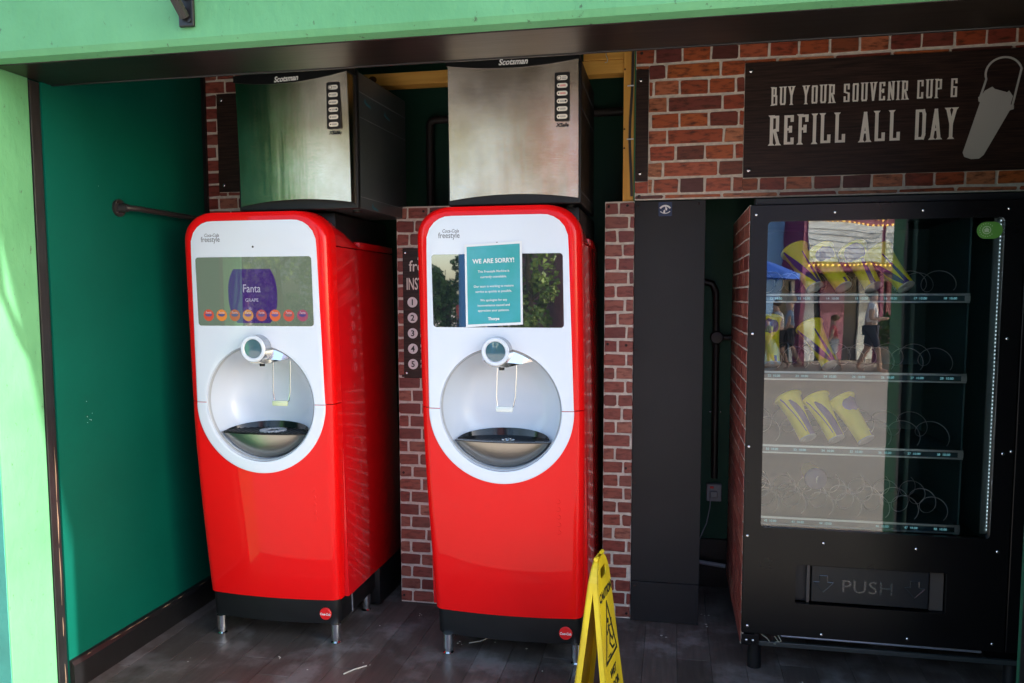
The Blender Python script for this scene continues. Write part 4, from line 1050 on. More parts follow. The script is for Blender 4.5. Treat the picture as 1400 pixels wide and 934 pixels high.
obj('control_column', B(1.349, VX1, VY + .002, VY + .06, VB + .055, VT, bev=.004), M['vend'], vm)
obj('top_trim', B(VX0 + .02, VX1, VY + .03, VY + .10, VT + .002, VT + .03, bev=.003), M['black'], vm)
# cabinet shell around the product space
obj('cabinet_left', B(VX0 + .010, WX0 - .012, VY + .024, 4.30, VB, VT - .002), M['vend'], vm)
obj('cabinet_right', B(WX1 + .03, VX1, VY + .062, 4.30, VB, VT - .002), M['vend'], vm)
obj('cabinet_top', B(WX0 - .012, WX1 + .03, VY + .024, 4.30, WZ1 + .012, VT - .002), M['vend'], vm)
obj('cabinet_base', B(WX0 - .012, WX1 + .03, VY + .16, 4.30, VB, WZ0 - .03), M['vend'], vm)
obj('back_liner', B(WX0 - .012, WX1 + .03, 4.18, 4.2, WZ0 - .03, WZ1 + .012), M['vin'], vm)
obj('side_liner', B(WX1 + .010, WX1 + .0295, VY + .024, 4.18, WZ0 - .03, WZ1 + .012), M['vin'], vm)
obj('inner_partition', B(1.185, 1.192, VY + .11, 4.1, WZ0 - .03, WZ1 + .012), M['vin'], vm)
gl = obj('glass_pane', B(WX0 - .006, WX1 + .006, VY + .012, VY + .018, WZ0 - .006, WZ1 + .006), M['glass'], vm)
ls_ = obj('light_strip', B(WX1 - .030, WX1 - .006, VY + .024, VY + .034, WZ0 + .015, WZ1 - .002), M['stripgrey'], vm)
bm = NB(); z = WZ0 + .03
while z < WZ1 - .01:
    box(bm, WX1 - .0085, WX1 - .0045, VY + .0215, VY + .0238, z, z + .006); z += .0155
tag(obj('light_dots', bm, M['leddot'], ls_), kind='stuff')
emitter = obj('led_tube', B(WX1 + .0125, WX1 + .0285, VY + .0235, VY + .045, WZ0 + .01, WZ1 - .01, bev=.002), mat('cool_led_tube', (.8, .9, 1), .4, emit=(.75, .93, 1), estr=42), vm)  # unseen emitter added behind the door edge to brighten the cups
# sunk delivery flap
obj('chute_frame', B(PX0 + .002, PX0 + .055, VY + .045, VY + .05, PZ0, PZ1), M['ink'], vm)
obj('chute_back', B(PX0 - .01, PX1 + .01, VY + .10, VY + .11, PZ0 - .02, PZ1 + .02), M['ink'], vm)
fp_ = obj('push_flap', B(PX0 + .068, PX1 - .062, VY + .018, VY + .028, PZ0 + .008, PZ1 - .006, bev=.002), mat('black_flap', (.011, .013, .016), .35, spec=.35), vm)
obj('chute_side', B(PX1 - .056, PX1 - .004, VY + .026, VY + .032, PZ0 + .002, PZ1 - .004), mat('grey_side_plate', (.05, .045, .042), .4), vm)
obj('chute_post', B(PX0 + .048, PX0 + .060, VY + .020, VY + .030, PZ0 + .002, PZ1 - .004), mat('grey_post', (.05, .045, .045), .4), vm)
emb = mat('embossed_black', (.03, .034, .04), .25, coat=.4)
text('push_text', 'PUSH', (PX0 + PX1) / 2 - .005, .375, VY + .0172, .078, emb, fp_, align='CENTER', xs=1.08, ext=.0012, space=1.05)
for ax in (PX0 + .115, PX1 - .115):
    zc = .405; q = [(ax - .016, zc + .036), (ax + .016, zc + .036), (ax + .016, zc + .008), (ax + .040, zc + .008), (ax, zc - .036), (ax - .040, zc + .008), (ax - .016, zc + .008)]
    bm = NB()
    for (xa, za), (xb, zb) in zip(q, q[1:] + q[:1]): tube(bm, [(xa, VY + .0172, za), (xb, VY + .0172, zb)], .0022, 5)
    obj('arrow_outline', bm, emb, fp_)
# screws on the door
for x, z in ((.338, 1.953), (.645, 1.957), (.975, 1.957), (1.285, 1.957), (.334, 1.462), (.330, .985), (1.300, 1.45), (1.305, .99), (.332, .600), (.64, .585), (1.0, .583), (1.303, .59), (.340, .205), (.642, .19), (1.30, .205), (1.335, 1.0), (.98, .20)):
    screw(vm, x, z, VY - .0002, .0066, name='screw')
# base rail, legs, loose wiring under the door
obj('base_rail', B(VX0, VX1, VY + .012, VY + .03, VB - .002, VB + .018, bev=.002), mat('base_rail_metal', (.03, .035, .035), .3), vm)
obj('corner_gusset', B(VX0 + .002, VX0 + .075, VY + .008, VY + .0115, VB - .001, VB + .045, bev=.001), M['vend'], vm)
for x in (VX0 + .022, VX0 + .050): screw(vm, x, VB + .020, VY + .0078, .0062)
bm = NB(); tube(bm, [(VX0 + .165, VY + .02, VB + .047), (VX0 + .95, VY + .02, VB + .044)], .006, 8); obj('lower_bar', bm, mat('bluish_bar', (.25, .28, .34), .35, metal=.5), vm)
for p in ([(0.40, 3.48, .165), (.425, 3.475, .15), (.44, 3.48, .128), (.46, 3.47, .13)], [(.455, 3.48, .16), (.47, 3.475, .142), (.45, 3.48, .128)], [(.47, 3.48, .165), (.482, 3.47, .145), (.462, 3.48, .13)]):
    bm = NB(); tube(bm, p, .003, 6); obj('loose_wire', bm, mat('pale_wire', (.2, .2, .15), .5), vm)
for x, y in ((VX0 + .062, 3.525), (VX1 - .1, 3.525), (VX0 + .062, 4.2), (VX1 - .1, 4.2)):
    bm = NB(); cyl(bm, (x, y, 0), (x, y, VB), .030, n=24); obj('leg', bm, M['black'], vm, smooth=True)
# brick printed sheet on the machine's side
vs_ = obj('side_sheet', B(VX0 - .0025, VX0 + .0098, VY + .024, 4.34, VB - .004, VT + .002), M['mortar'], vm)
def TS(u, z, o): return Vector((VX0 - .003 - o, u, z))
def side_bricks():
    z = VT; row = 0
    while z > VB + .02:
        zt, zb = z, max(z - .0668, VB); u = 3.462 - (.0 if row % 2 else .06)
        while u < 4.33:
            s = (.112 if row % 2 == 0 else .224) * random.uniform(.94, 1.06); a0, a1 = max(u + .004, 3.463), min(u + s - .004, 4.33); u += s
            if a1 - a0 < .012: continue
            bm = NB(); brick(bm, a0, a1, zb + .004, zt - .004, .0025, TS)
            obj('brick', bm, M['brick_low'], vm, loc=TS((a0 + a1) / 2, (zb + zt) / 2, 0))
        z -= .0668; row += 1
side_bricks()
# shelves with labels
COLS = [.425 + .1125 * i for i in range(7)]
SH = [(1.626, 1), (1.300, 2), (.985, 3), (.672, 4)]
def label_strip(parent, z, row):
    for i, x in enumerate(COLS):
        if row == 4 and i == 3: continue
        text('price_text', '%d%d  10.00' % (row, i + 2), x - .020, z - .022, VY + .0605, .0135, M['lcd'], parent, ext=.0001)
def coil(x, z, y0, L, r=.044, turns=4, m='wire', par=None):
    bm = NB(); n = int(turns * 22); pts = []
    for i in range(n + 1):
        s = i / n; a = R(-60) + 2 * math.pi * turns * s; pts.append((x + r * math.cos(a), y0 + L * s, z + r * math.sin(a)))
    tube(bm, pts, .0016, 5); return obj('dispensing_coil', bm, M[m], par, smooth=True)
for zt, row in SH:
    sh = obj('shelf', B(WX0 - .008, 1.178, VY + .066, 4.12, zt - .014, zt - .008), M['vin'], vm)
    obj('shelf_edge', B(WX0 - .008, 1.178, VY + .062, VY + .072, zt - .030, zt - .003, bev=.001), M['shelfslot'], sh)
    obj('shelf_lip', B(WX0 - .008, 1.179, VY + .058, VY + .064, zt - .0065, zt + .0025, bev=.001), M['shelf'], sh)
    obj('shelf_lip', B(WX0 - .008, 1.179, VY + .058, VY + .064, zt - .0355, zt - .0285, bev=.001), M['shelf'], sh)
    obj('shelf_end', B(1.160, 1.181, VY + .060, VY + .066, zt - .028, zt - .007, bev=.001), M['shelf'], sh)
    label_strip(sh, zt, row)
    for i, x in enumerate(COLS):
        coil(x, zt + .054, VY + .078, .50, turns=(3.3 if row == 4 else 1.7), par=sh)
# souvenir cups leaning out of the coils
def cup_thing(x, z, tilt, label, variant, lidded=False, rot=0, y=VY + .085):
    t = bpy.data.objects.new('souvenir_cup', None); C.objects.link(t); t.location = (x, y, z)
    t['label'] = label; t['category'] = 'cup'; t['group'] = 'souvenir cups in the vending machine'
    ORG[t.name] = Vector((0, 0, 0))
    h = .205; rb, rt_ = .0345, .056
    def wall(a0, a1, z0, z1, off, n=20):
        bm = NB(); rings = []
        for k in range(9):
            s = z0 + (z1 - z0) * k / 8; r = rb + (rt_ - rb) * (.25 * s + .75 * s ** 3.2) + off
            A0, A1 = (a0(s), a1(s)) if callable(a0) else (a0, a1)
            rings.append([bm.verts.new((r * math.cos(A0 + (A1 - A0) * i / n), r * math.sin(A0 + (A1 - A0) * i / n), s * h)) for i in range(n + 1)])
        for a, b in zip(rings, rings[1:]):
            for i in range(n): bm.faces.new((a[i], a[i + 1], b[i + 1], b[i]))
        return bm
    bm = wall(0, 2 * math.pi, 0, 1, 0, 32); bmesh.ops.remove_doubles(bm, verts=bm.verts, dist=1e-5)
    def add(nm, bm, m, par=t, sm=True):
        me = bpy.data.meshes.new(nm); bmesh.ops.recalc_face_normals(bm, faces=bm.faces); bm.to_mesh(me); bm.free(); me.materials.append(m)
        if sm:
            for p in me.polygons: p.use_smooth = True
        o = bpy.data.objects.new(nm, me); C.objects.link(o); o.parent = par; ORG[o.name] = Vector((0, 0, 0)); return o
    add('cup_body', bm, M['cupy'])
    bm = NB(); lathe(bm, [(0, .004), (rb - .005, .003), (rb + .0015, -.001), (rb + .001, .004)], (0, 0, 0), 'z', n=28); add('cup_base', bm, M['cupw'])
    bm = NB(); lathe(bm, [(rt_, h - .004), (rt_ + .004, h - .003), (rt_ + .005, h + .003), (rt_ + .001, h + .006), (0, h + .007)], (0, 0, 0), 'z', n=28); add('rim', bm, M['cupy'])
    f = R(-90)
    if variant == 0:
        cc = lambda s: f + .55 - 1.5 * math.sin(1.5 * s); hw_ = lambda s: .34 * math.sin(math.pi * min(1, .12 + s * .88)) + .03
        add('swirl', wall(lambda s: cc(s) - hw_(s), lambda s: cc(s) + hw_(s), .02, .98, .0007), M['cupp'])
        add('swirl', wall(lambda s: f + .9 - .5 * s - .26 * (1 - s), lambda s: f + .9 - .5 * s + .26 * (1 - s), .02, .8, .0007), M['cupp'])
    elif variant == 3:
        cc = lambda s: f + .40 - 1.25 * s * s; hw_ = lambda s: .48 * math.sqrt(max(0, 1 - (s / .86) ** 2)) + .02
        add('swirl', wall(lambda s: cc(s) - hw_(s), lambda s: cc(s) + hw_(s), .02, .85, .0007), M['cupp'])
        add('swirl', wall(lambda s: cc(s) - hw_(s) - .22 - .3 * s, lambda s: cc(s) - hw_(s) - .14 - .25 * s, .1, .95, .0007), M['cupp'])
    elif variant == 1:
        add('logo_patch', wall(lambda s: f - 1.0 * math.sqrt(max(0, 1 - ((s - .78) / .16) ** 2)), lambda s: f + 1.0 * math.sqrt(max(0, 1 - ((s - .78) / .16) ** 2)), .62, .94, .0007), M['cupp'])
        add('swirl', wall(lambda s: f + .2, lambda s: f + .55, .02, .14, .0007), M['cupp'])
    else:
        add('logo_patch', wall(lambda s: f - 1.1 * math.sqrt(max(0, 1 - ((s - .80) / .19) ** 2)), lambda s: f + 1.0 * math.sqrt(max(0, 1 - ((s - .80) / .19) ** 2)), .61, .97, .0007), M['cupp'])
        add('swirl', wall(lambda s: f - .15 + .5 * s, lambda s: f + .45 + .1 * s, .02, .62, .0007), M['cupp'])
    t.rotation_euler = (R(tilt[0]), R(tilt[1]), 0)
    m_ = Matrix.Rotation(R(tilt[1]), 4, 'Y') @ Matrix.Rotation(R(tilt[0]), 4, 'X') @ Matrix.Rotation(R(rot), 4, 'Z')
    t.rotation_euler = m_.to_euler(); return t
r1 = 1.626
cup_thing(.590, r1 + .028, (-31, -24), 'leftmost yellow cup with a purple swirl on the top shelf', 0, rot=-5)
cup_thing(.703, r1 + .028, (-31, -27), 'second yellow cup from the left on the top shelf with purple oval on its shoulder', 1, rot=8)
cup_thing(.820, r1 + .028, (-31, -22), 'third yellow cup on the top shelf with large purple oval and purple stripe', 2, rot=-10)
cup_thing(.945, r1 + .028, (-31, -30), 'rightmost yellow cup on the top shelf with dark purple crescent', 0, rot=-35)
r2 = 1.300
cup_thing(.425, r2 + .028, (-24, -4), 'yellow cup standing nearly upright at the left end of the second shelf', 1, rot=0)
cup_thing(.660, r2 + .028, (-31, -24), 'yellow and purple cup alone in the middle of the second shelf', 0, rot=-20)
r3 = .985
cup_thing(.580, r3 + .028, (-31, -24), 'left yellow cup of the three on the third shelf with purple band', 3, rot=25)
cup_thing(.695, r3 + .028, (-31, -24), 'middle yellow cup of the three on the third shelf with purple swirl', 3, rot=10)
cup_thing(.812, r3 + .028, (-31, -28), 'right yellow cup of the three on the third shelf, almost plain yellow', 1, rot=40)
bl_ = thing('blue_cup', 'cup with a navy blue round end facing forward on the bottom shelf', 'cup', (.65, 3.75, .79))
bm = NB(); lathe(bm, [(0, -.012), (.03, -.010), (.046, -.002), (.050, .008), (.048, .014)], (.648, 3.72, .800), n=32); obj('lid', bm, M['ball'], bl_, smooth=True)
bm = NB(); lathe(bm, [(.047, .014), (.044, .05), (.034, .20), (.0, .20)], (.648, 3.72, .800), n=32); obj('cup_body', bm, M['cupy'], bl_, smooth=True)
text('letter', 'f', .648, .785, 3.7065, .045, M['cupw'], bl_, align='CENTER')
# green sticker on the glass
gs = thing('green_sticker', 'green rounded sticker with a round recycling mark on the vending machine glass', 'sticker', (1.2, VY, 1.87))
bm = NB(); prism(bm, rrect(1.176, 1.268, 1.842, 1.908, .0325, 8), VY + .0105, VY + .0118); obj('sticker_face', bm, M['stickgreen'], gs)
bm = NB(); lathe(bm, [(.013, 0), (.0133, -.0004), (.0158, -.0004), (.016, 0)], (1.211, VY + .0105, 1.876), n=32); obj('ring_mark', bm, M['stickink'], gs)
bm = NB(); prism(bm, [(1.203, 1.868), (1.219, 1.868), (1.219, 1.876), (1.222, 1.876), (1.211, 1.887), (1.200, 1.876), (1.203, 1.876)], VY + .0100, VY + .0105); obj('arrow_mark', bm, M['stickink'], gs)
bm = NB()
for a in range(0, 360, 20):
    if a in (0, 20, 340): continue
    x, z = 1.211 + .025 * math.cos(R(a)), 1.876 + .025 * math.sin(R(a)); box(bm, x - .0012, x + .0012, VY + .0101, VY + .0105, z - .002, z + .002)
obj('ring_print', bm, M['stickink'], gs)

# ---------------------------------------------------------------- caution sign
def caution():
    Yc = 3.06; t = thing('caution_sign', 'yellow folding CAUTION WET FLOOR sign standing before the brick board', 'floor sign', (-.26, Yc, 0))
    # leaf frame: u across the leaf, v up the leaf; the sign is turned so its printed leaf faces right and a little forward
    ang = R(81.5)
    ux = Vector((math.cos(ang), math.sin(ang), 0)); nx = Vector((math.sin(ang), -math.cos(ang), 0))   # nx: outward normal of the printed leaf
    top = Vector((-.264, Yc, .607)); H = .66; half = .20
    def leaf(side):
        out = nx * side
        th = R(6.3)
        def P(u, v, d): # v from the top downwards
            base = top + ux * u + out * (math.sin(th) * v + .006) + Vector((0, 0, -math.cos(th) * v))
            return base + (out * math.cos(th) + Vector((0, 0, math.sin(th)))) * d
        return P
    def halfw(v):
        if v < .10: return .028 + (.098 - .028) * math.sin(R(90) * min(1, v / .10)) ** .7
        return .098 + (.140 - .098) * (v - .10) / .56
    for side in (1, -1):
        P = leaf(side)
        outl = []; vs = [0, .012, .03, .055, .08, .10, .2, .35, .5, .57, .61]
        for v in vs: outl.append((-halfw(v), v))
        out2 = [(halfw(v), v) for v in reversed(vs)]
        ring = outl[:-1] + [(-.140, .61), (-.095, .61), (-.08, .585), (.08, .585), (.095, .61), (.140, .61)] + out2[1:]
        # handle slot as a hole: boolean in local space
        bm = NB()
        a = [bm.verts.new((u, v, .0)) for u, v in ring]; b = [bm.verts.new((u, v, .004)) for u, v in ring]
        bm.faces.new(a[::-1]); bm.faces.new(b)
        for i in range(len(ring)): j = (i + 1) % len(ring); bm.faces.new((a[i], a[j], b[j], b[i]))
        bmesh.ops.recalc_face_normals(bm, faces=bm.faces)
        me = bpy.data.meshes.new('l'); bm.to_mesh(me); bm.free(); o = bpy.data.objects.new('l', me); C.objects.link(o)
        hb_ = NB(); pts = rrect(-.045, .045, .040, .082, .018)
        q0 = [hb_.verts.new((x, z, -.02)) for x, z in pts]; q1 = [hb_.verts.new((x, z, .03)) for x, z in pts]
        hb_.faces.new(q0[::-1]); hb_.faces.new(q1)
        for i in range(len(pts)): j = (i + 1) % len(pts); hb_.faces.new((q0[i], q0[j], q1[j], q1[i]))
        bmesh.ops.recalc_face_normals(hb_, faces=hb_.faces); hm = bpy.data.meshes.new('h'); hb_.to_mesh(hm); hb_.free(); ho = bpy.data.objects.new('h', hm); C.objects.link(ho)
        md = o.modifiers.new('b', 'BOOLEAN'); md.operation = 'DIFFERENCE'; md.object = ho; md.solver = 'EXACT'
        dg = bpy.context.evaluated_depsgraph_get(); m3 = bpy.data.meshes.new_from_object(o.evaluated_get(dg)); r = NB(); r.from_mesh(m3)
        bpy.data.objects.remove(o); bpy.data.objects.remove(ho)
        for v in r.verts: v.co = P(v.co.x, v.co.y, v.co.z)
        lf = obj('sign_leaf', r, M['yellow'], t)
        # raised rim turned inwards along both edges
        for sgn in (-1, 1):
            bm = NB(); pts = [(sgn * halfw(v), v) for v in vs]
            for (ua, va), (ub, vb) in zip(pts, pts[1:]):
                q = [P(ua, va, .0045), P(ub, vb, .0045), P(ub, vb, -.019), P(ua, va, -.019)]
                q2 = [P(ua - sgn * .004, va, .0045), P(ub - sgn * .004, vb, .0045), P(ub - sgn * .004, vb, -.019), P(ua - sgn * .004, va, -.019)]
                A = [bm.verts.new(p) for p in q]; Bq = [bm.verts.new(p) for p in q2]
                bm.faces.new(A); bm.faces.new(Bq[::-1])
                for i in range(4): j = (i + 1) % 4; bm.faces.new((A[i], Bq[i], Bq[j], A[j]))
            bmesh.ops.remove_doubles(bm, verts=bm.verts, dist=1e-5)
            obj('leaf_flange', bm, M['yellow'], lf)
        def tf(dx, dv): return lambda a, b, c: P(side * (a + dx), dv - b, .0048 + c + .0003)
        text('caution_text', 'CAUTION', 0, 0, 0, .047, M['ink'], lf, align='CENTER', face=tf(0, .160), bold=.002, xs=.92, ext=.0003)
        text('wet_floor_text', 'WET', 0, 0, 0, .044, M['ink'], lf, align='CENTER', face=tf(0, .475), bold=.002, ext=.0003)
        text('wet_floor_text', 'FLOOR', 0, 0, 0, .044, M['ink'], lf, align='CENTER', face=tf(0, .530), bold=.002, ext=.0003)
        def stroke(bm, pts, wd, k):
            for n, ((ua, va), (ub, vb)) in enumerate(zip(pts, pts[1:])):
                A, Bv = Vector((ua, va)), Vector((ub, vb)); d = (Bv - A).normalized(); nn = Vector((-d.y, d.x)) * wd / 2; e = d * wd * .4; k += .00006
                qq = [A - e - nn, Bv + e - nn, Bv + e + nn, A - e + nn]
                A_ = [bm.verts.new(P(side * p.x, p.y, .0048 + k)) for p in qq]; B_ = [bm.verts.new(P(side * p.x, p.y, .0044)) for p in qq]
                bm.faces.new(A_); bm.faces.new(B_[::-1])
                for i in range(4): j = (i + 1) % 4; bm.faces.new((A_[i], B_[i], B_[j], A_[j]))
            return k
        bm = NB(); k = stroke(bm, [(0, .185), (.088, .400), (-.088, .400), (0, .185)], .0115, .0002); obj('warning_triangle', bm, M['ink'], lf)
        bm = NB(); k = .0002
        k = stroke(bm, [(-.008, .275), (.004, .315), (-.01, .345)], .013, k); k = stroke(bm, [(.004, .315), (.034, .345), (.054, .335)], .009, k)
        k = stroke(bm, [(-.01, .345), (.02, .375), (.052, .378)], .009, k); k = stroke(bm, [(-.008, .28), (.03, .285), (.045, .265)], .007, k); k = stroke(bm, [(-.008, .285), (-.036, .30), (-.045, .285)], .007, k)
        k = stroke(bm, [(-.05, .385), (-.01, .388)], .006, k)
        k = stroke(bm, [(-.018, .252), (-.006, .256)], .018, k)
        obj('slipping_figure', bm, M['ink'], lf)
    # hinge knuckle
    for s in (-.045, .045):
        bm = NB(); cyl(bm, tuple(top + ux * (s - .012)), tuple(top + ux * (s + .012)), .008, n=12); obj('hinge', bm, M['yellow'], t)
caution()

# small debris on the floor
rs = random.Random(5)
db = NB()
spots = [(-.95, 3.5), (-.8, 3.52), (-.62, 3.48), (-1.38, 3.62), (-1.22, 3.78), (-1.33, 3.18), (-1.30, 3.2), (.19, 4.05), (.20, 3.92), (-.02, 3.75), (.42, 3.35), (.55, 3.4), (-.52, 3.28), (-1.7, 3.2), (-1.55, 3.1), (-2.1, 3.1), (-.35, 3.6)]
for x, y in spots:
    for _ in range(rs.choice((1, 2, 3))):
        cx_, cy_ = x + rs.uniform(-.02, .02), y + rs.uniform(-.02, .02); n = rs.choice((4, 5)); r = rs.uniform(.002, .007)
        b = [db.verts.new((cx_ + r * math.cos(2 * math.pi * i / n) * rs.uniform(.6, 1.3), cy_ + r * math.sin(2 * math.pi * i / n), .0006)) for i in range(n)]
        tp = db.verts.new((cx_, cy_, .003)); db.faces.new(b[::-1])
        for i in range(n): db.faces.new((b[i], b[(i + 1) % n], tp))
tag(obj('floor_debris', db, M['debris']), kind='stuff')
for nm, lab, pts in (('straw', 'pale green straw lying bent under the right dispenser', [(-.905, 3.50, .004), (-.86, 3.53, .004), (-.82, 3.58, .005), (-.80, 3.59, .005)]),
                     ('paper_strip', 'thin pale strip on the floor between the two dispensers', [(-1.36, 3.10, .003), (-1.33, 3.15, .003), (-1.29, 3.19, .004)])):
    t = thing(nm, lab, 'litter', pts[0]); bm = NB(); tube(bm, pts, .0028, 6); obj('shaft', bm, M['debris'], t, smooth=True)

# ---------------------------------------------------------------- the street behind the camera (seen in the glass and steel)
def plainbox(name, label, cat, *a, m, **k):
    t = thing(name, label, cat, (a[0], a[2], a[4])); return t
th_ = thing('marquee_building', 'arcade front with white letter board and bulb rows across the street', 'building', (5, -14, 0))
ang = R(32)
def MB_(u, v, z): # u along the front, v out of it
    return Vector((1.9 + u * math.cos(ang) + v * math.sin(ang), -12.6 - u * math.sin(ang) + v * math.cos(ang), z))
def mbox(u0, u1, v0, v1, z0, z1):
    bm = NB(); box(bm, u0, u1, v0, v1, z0, z1)
    for v in bm.verts: v.co = MB_(v.co.x, v.co.y, v.co.z)
    return bm
purple = mat('purple_paint', (.28, .04, .12), .5); bluep = mat('pale_blue_paint', (.30, .52, .80), .5); wht = mat('white_board', (.80, .82, .80), .5)
obj('wall', mbox(-4, 14, -4, -.3, 0, 6.5), mat('rose_wall', (.30, .10, .12), .7, var=.3), th_)
obj('shopfront', mbox(.6, 9, -.29, -.2, 0, 2.2), mat('dark_glazing', (.03, .03, .04), .2), th_)
obj('blue_column', mbox(-1.2, .6, -.3, .25, 0, 6), bluep, th_)
mq = obj('marquee', mbox(.6, 6.8, -.2, .9, 2.2, 4.4), purple, th_)
for u0, u1 in ((.75, 2.9), (3.02, 6.6)):
    lbd = obj('letter_board', mbox(u0, u1, .901, .93, 2.40, 3.28), wht, mq)
    for k in range(6): obj('board_track', mbox(u0, u1, .931, .945, 2.5 + .12 * k, 2.51 + .12 * k), M['greyink'], lbd)
bulb = mat('marquee_bulb', (.9, .7, .2), .3, emit=(1, .62, .12), estr=1.4)
for zz in (2.33, 3.3, 3.42):
    for k in range(42):
        p = MB_(.75 + .142 * k, .93, zz + (.1 * abs(math.sin(k * .21)) if zz > 3.4 else 0)); bm = NB(); bmesh.ops.create_icosphere(bm, subdivisions=1, radius=.028)
        for v in bm.verts: v.co += p
        obj('bulb', bm, bulb, mq, loc=p)
for u in (.65, 2.95, 6.7): obj('post', mbox(u - .06, u + .06, .7, .89, 0, 2.25), purple, th_)
for u, c in ((1.2, (.7, .7, .68)), (2.1, (.4, .12, .18)), (3.3, (.65, .67, .6)), (4.2, (.35, .08, .12))):
    obj('door', mbox(u, u + .7, -.199, -.15, 0, 2.0), mat('door_paint', c, .5), th_)
pa = thing('blue_parasol', 'blue market parasol out in the street', 'parasol', (1.1, -9.9, 0))
bm = NB(); lathe(bm, [(1.42, 1.98), (1.42, 2.10), (.9, 2.32), (.05, 2.62)], (1.1, -9.9, 0), 'z', n=8); obj('canopy', bm, mat('blue_canvas', (.03, .14, .62), .7), pa)
bm = NB(); cyl(bm, (1.1, -9.9, 0), (1.1, -9.9, 2.6), .03, n=12); obj('pole', bm, M['chrome'], pa)
bm = NB(); cyl(bm, (1.1, -9.9, 0), (1.1, -9.9, .08), .3, n=20); obj('base', bm, M['black'], pa)
for i_, (x, y, lab) in enumerate([(-4.75, -10.4, 'tall blue steel column near the trees'), (-4.95, -15.0, 'second blue steel column farther off')]):
    t = thing('blue_column', lab + ' across the street', 'column', (x, y, 0)); bm = NB(); cyl(bm, (x, y, 0), (x, y, 7.5), .23, n=20); obj('shaft', bm, M['bluepost'], t, smooth=True)
    bm = NB(); cyl(bm, (x, y, 0), (x, y, .1), .32, n=20); obj('base_plate', bm, M['bluepost'], t)
# trees
def tree(x, y, h, rad, label, lm, seed, n=2600, cone=False, low=.3):
    rr = random.Random(seed); t = thing('tree', label, 'tree', (x, y, 0), 'trees across the street')
    bm = NB(); tube(bm, [(x, y, 0), (x + .05, y, h * .25), (x - .05, y + .05, h * .5), (x, y, h * .85)], lambda s: .16 * (1 - .8 * s), 9); 
    for k in range(7):
        a = rr.uniform(0, 6.28); z0 = h * rr.uniform(.25, .6); L = rad * .8
        tube(bm, [(x, y, z0), (x + L * .5 * math.cos(a), y + L * .5 * math.sin(a), z0 + L * .35), (x + L * math.cos(a), y + L * math.sin(a), z0 + L * .5)], lambda s: .06 * (1 - .8 * s), 6)
    obj('trunk', bm, M['bark'], t)
    cl = []
    for k in range(26):
        while True:
            p = Vector((rr.uniform(-1, 1), rr.uniform(-1, 1), rr.uniform(-1, 1)))
            if p.length < 1: break
        cl.append((Vector((x + p.x * rad, y + p.y * rad, h * (low + 1) / 2 + p.z * h * (1 - low) / 2)), rr.uniform(.35, .6) * rad * .6))
    bm = NB()
    for k in range(n):
        c, r = rr.choice(cl); d = Vector((rr.gauss(0, 1), rr.gauss(0, 1), rr.gauss(0, 1))).normalized(); p = c + d * r * rr.uniform(.6, 1.05)
        u = Vector((rr.gauss(0, 1), rr.gauss(0, 1), rr.gauss(0, .5))).normalized(); v = u.cross(Vector((rr.gauss(0, 1), rr.gauss(0, 1), rr.gauss(0, 1)))).normalized(); s = rr.uniform(.05, .12)
        bm.faces.new([bm.verts.new(p + u * s), bm.verts.new(p + v * s * .5), bm.verts.new(p - u * s), bm.verts.new(p - v * s * .5)])
    obj('crown', bm, M[lm], t, normals=False)
tree(-6.4, -13.4, 2.7, .9, 'bushy dark green tree beside the tall blue column', 'leaf', 1)
tree(-2.8, -10.8, 5.2, 1.15, 'upright olive green tree in the middle of the street side', 'leaf2', 2, low=.12)
tree(-8.6, -10.5, 5.5, 2.2, 'wide yellow green tree at the left of the street', 'leaf2', 3, low=.15)
tree(-11.8, -13.5, 6, 2.6, 'large dark tree farthest left across the street', 'leaf', 4)
tree(-1.0, -15.8, 6.5, 2.0, 'tall green tree behind the planting', 'leaf', 5)
tree(9.8, -13.0, 6.0, 2.2, 'broad green tree right of the arcade front', 'leaf', 6)
hg = NB(); rr = random.Random(9)
for k in range(5200):
    p = Vector((rr.uniform(-14, 0), -16.5 + rr.uniform(-.5, .5), rr.uniform(0, 1.7))); u = Vector((rr.gauss(0, 1), rr.gauss(0, 1), rr.gauss(0, 1))).normalized(); v = u.cross(Vector((0, .3, 1))).normalized(); s = .12
    hg.faces.new([hg.verts.new(p + u * s), hg.verts.new(p + v * s * .6), hg.verts.new(p - u * s), hg.verts.new(p - v * s * .6)])
tag(obj('hedge_foliage', hg, M['leaf'], normals=False), kind='stuff')
# far white building and wall
fb = thing('pale_building', 'long pale building behind the trees across the street', 'building', (-10, -24, 0))
obj('wall', B(-30, -13.0, -30, -24, 0, 4.0), mat('pale_render', (.55, .53, .50), .8, var=.2), fb)
obj('roof', B(-30.4, -12.6, -30.4, -23.6, 4.0, 4.3), mat('grey_roof', (.18, .18, .19), .8), fb)
for k in range(8): obj('window', B(-29 + 2 * k, -27.9 + 2 * k, -23.999, -23.95, 1.0, 2.4), M['screen_off'], fb)

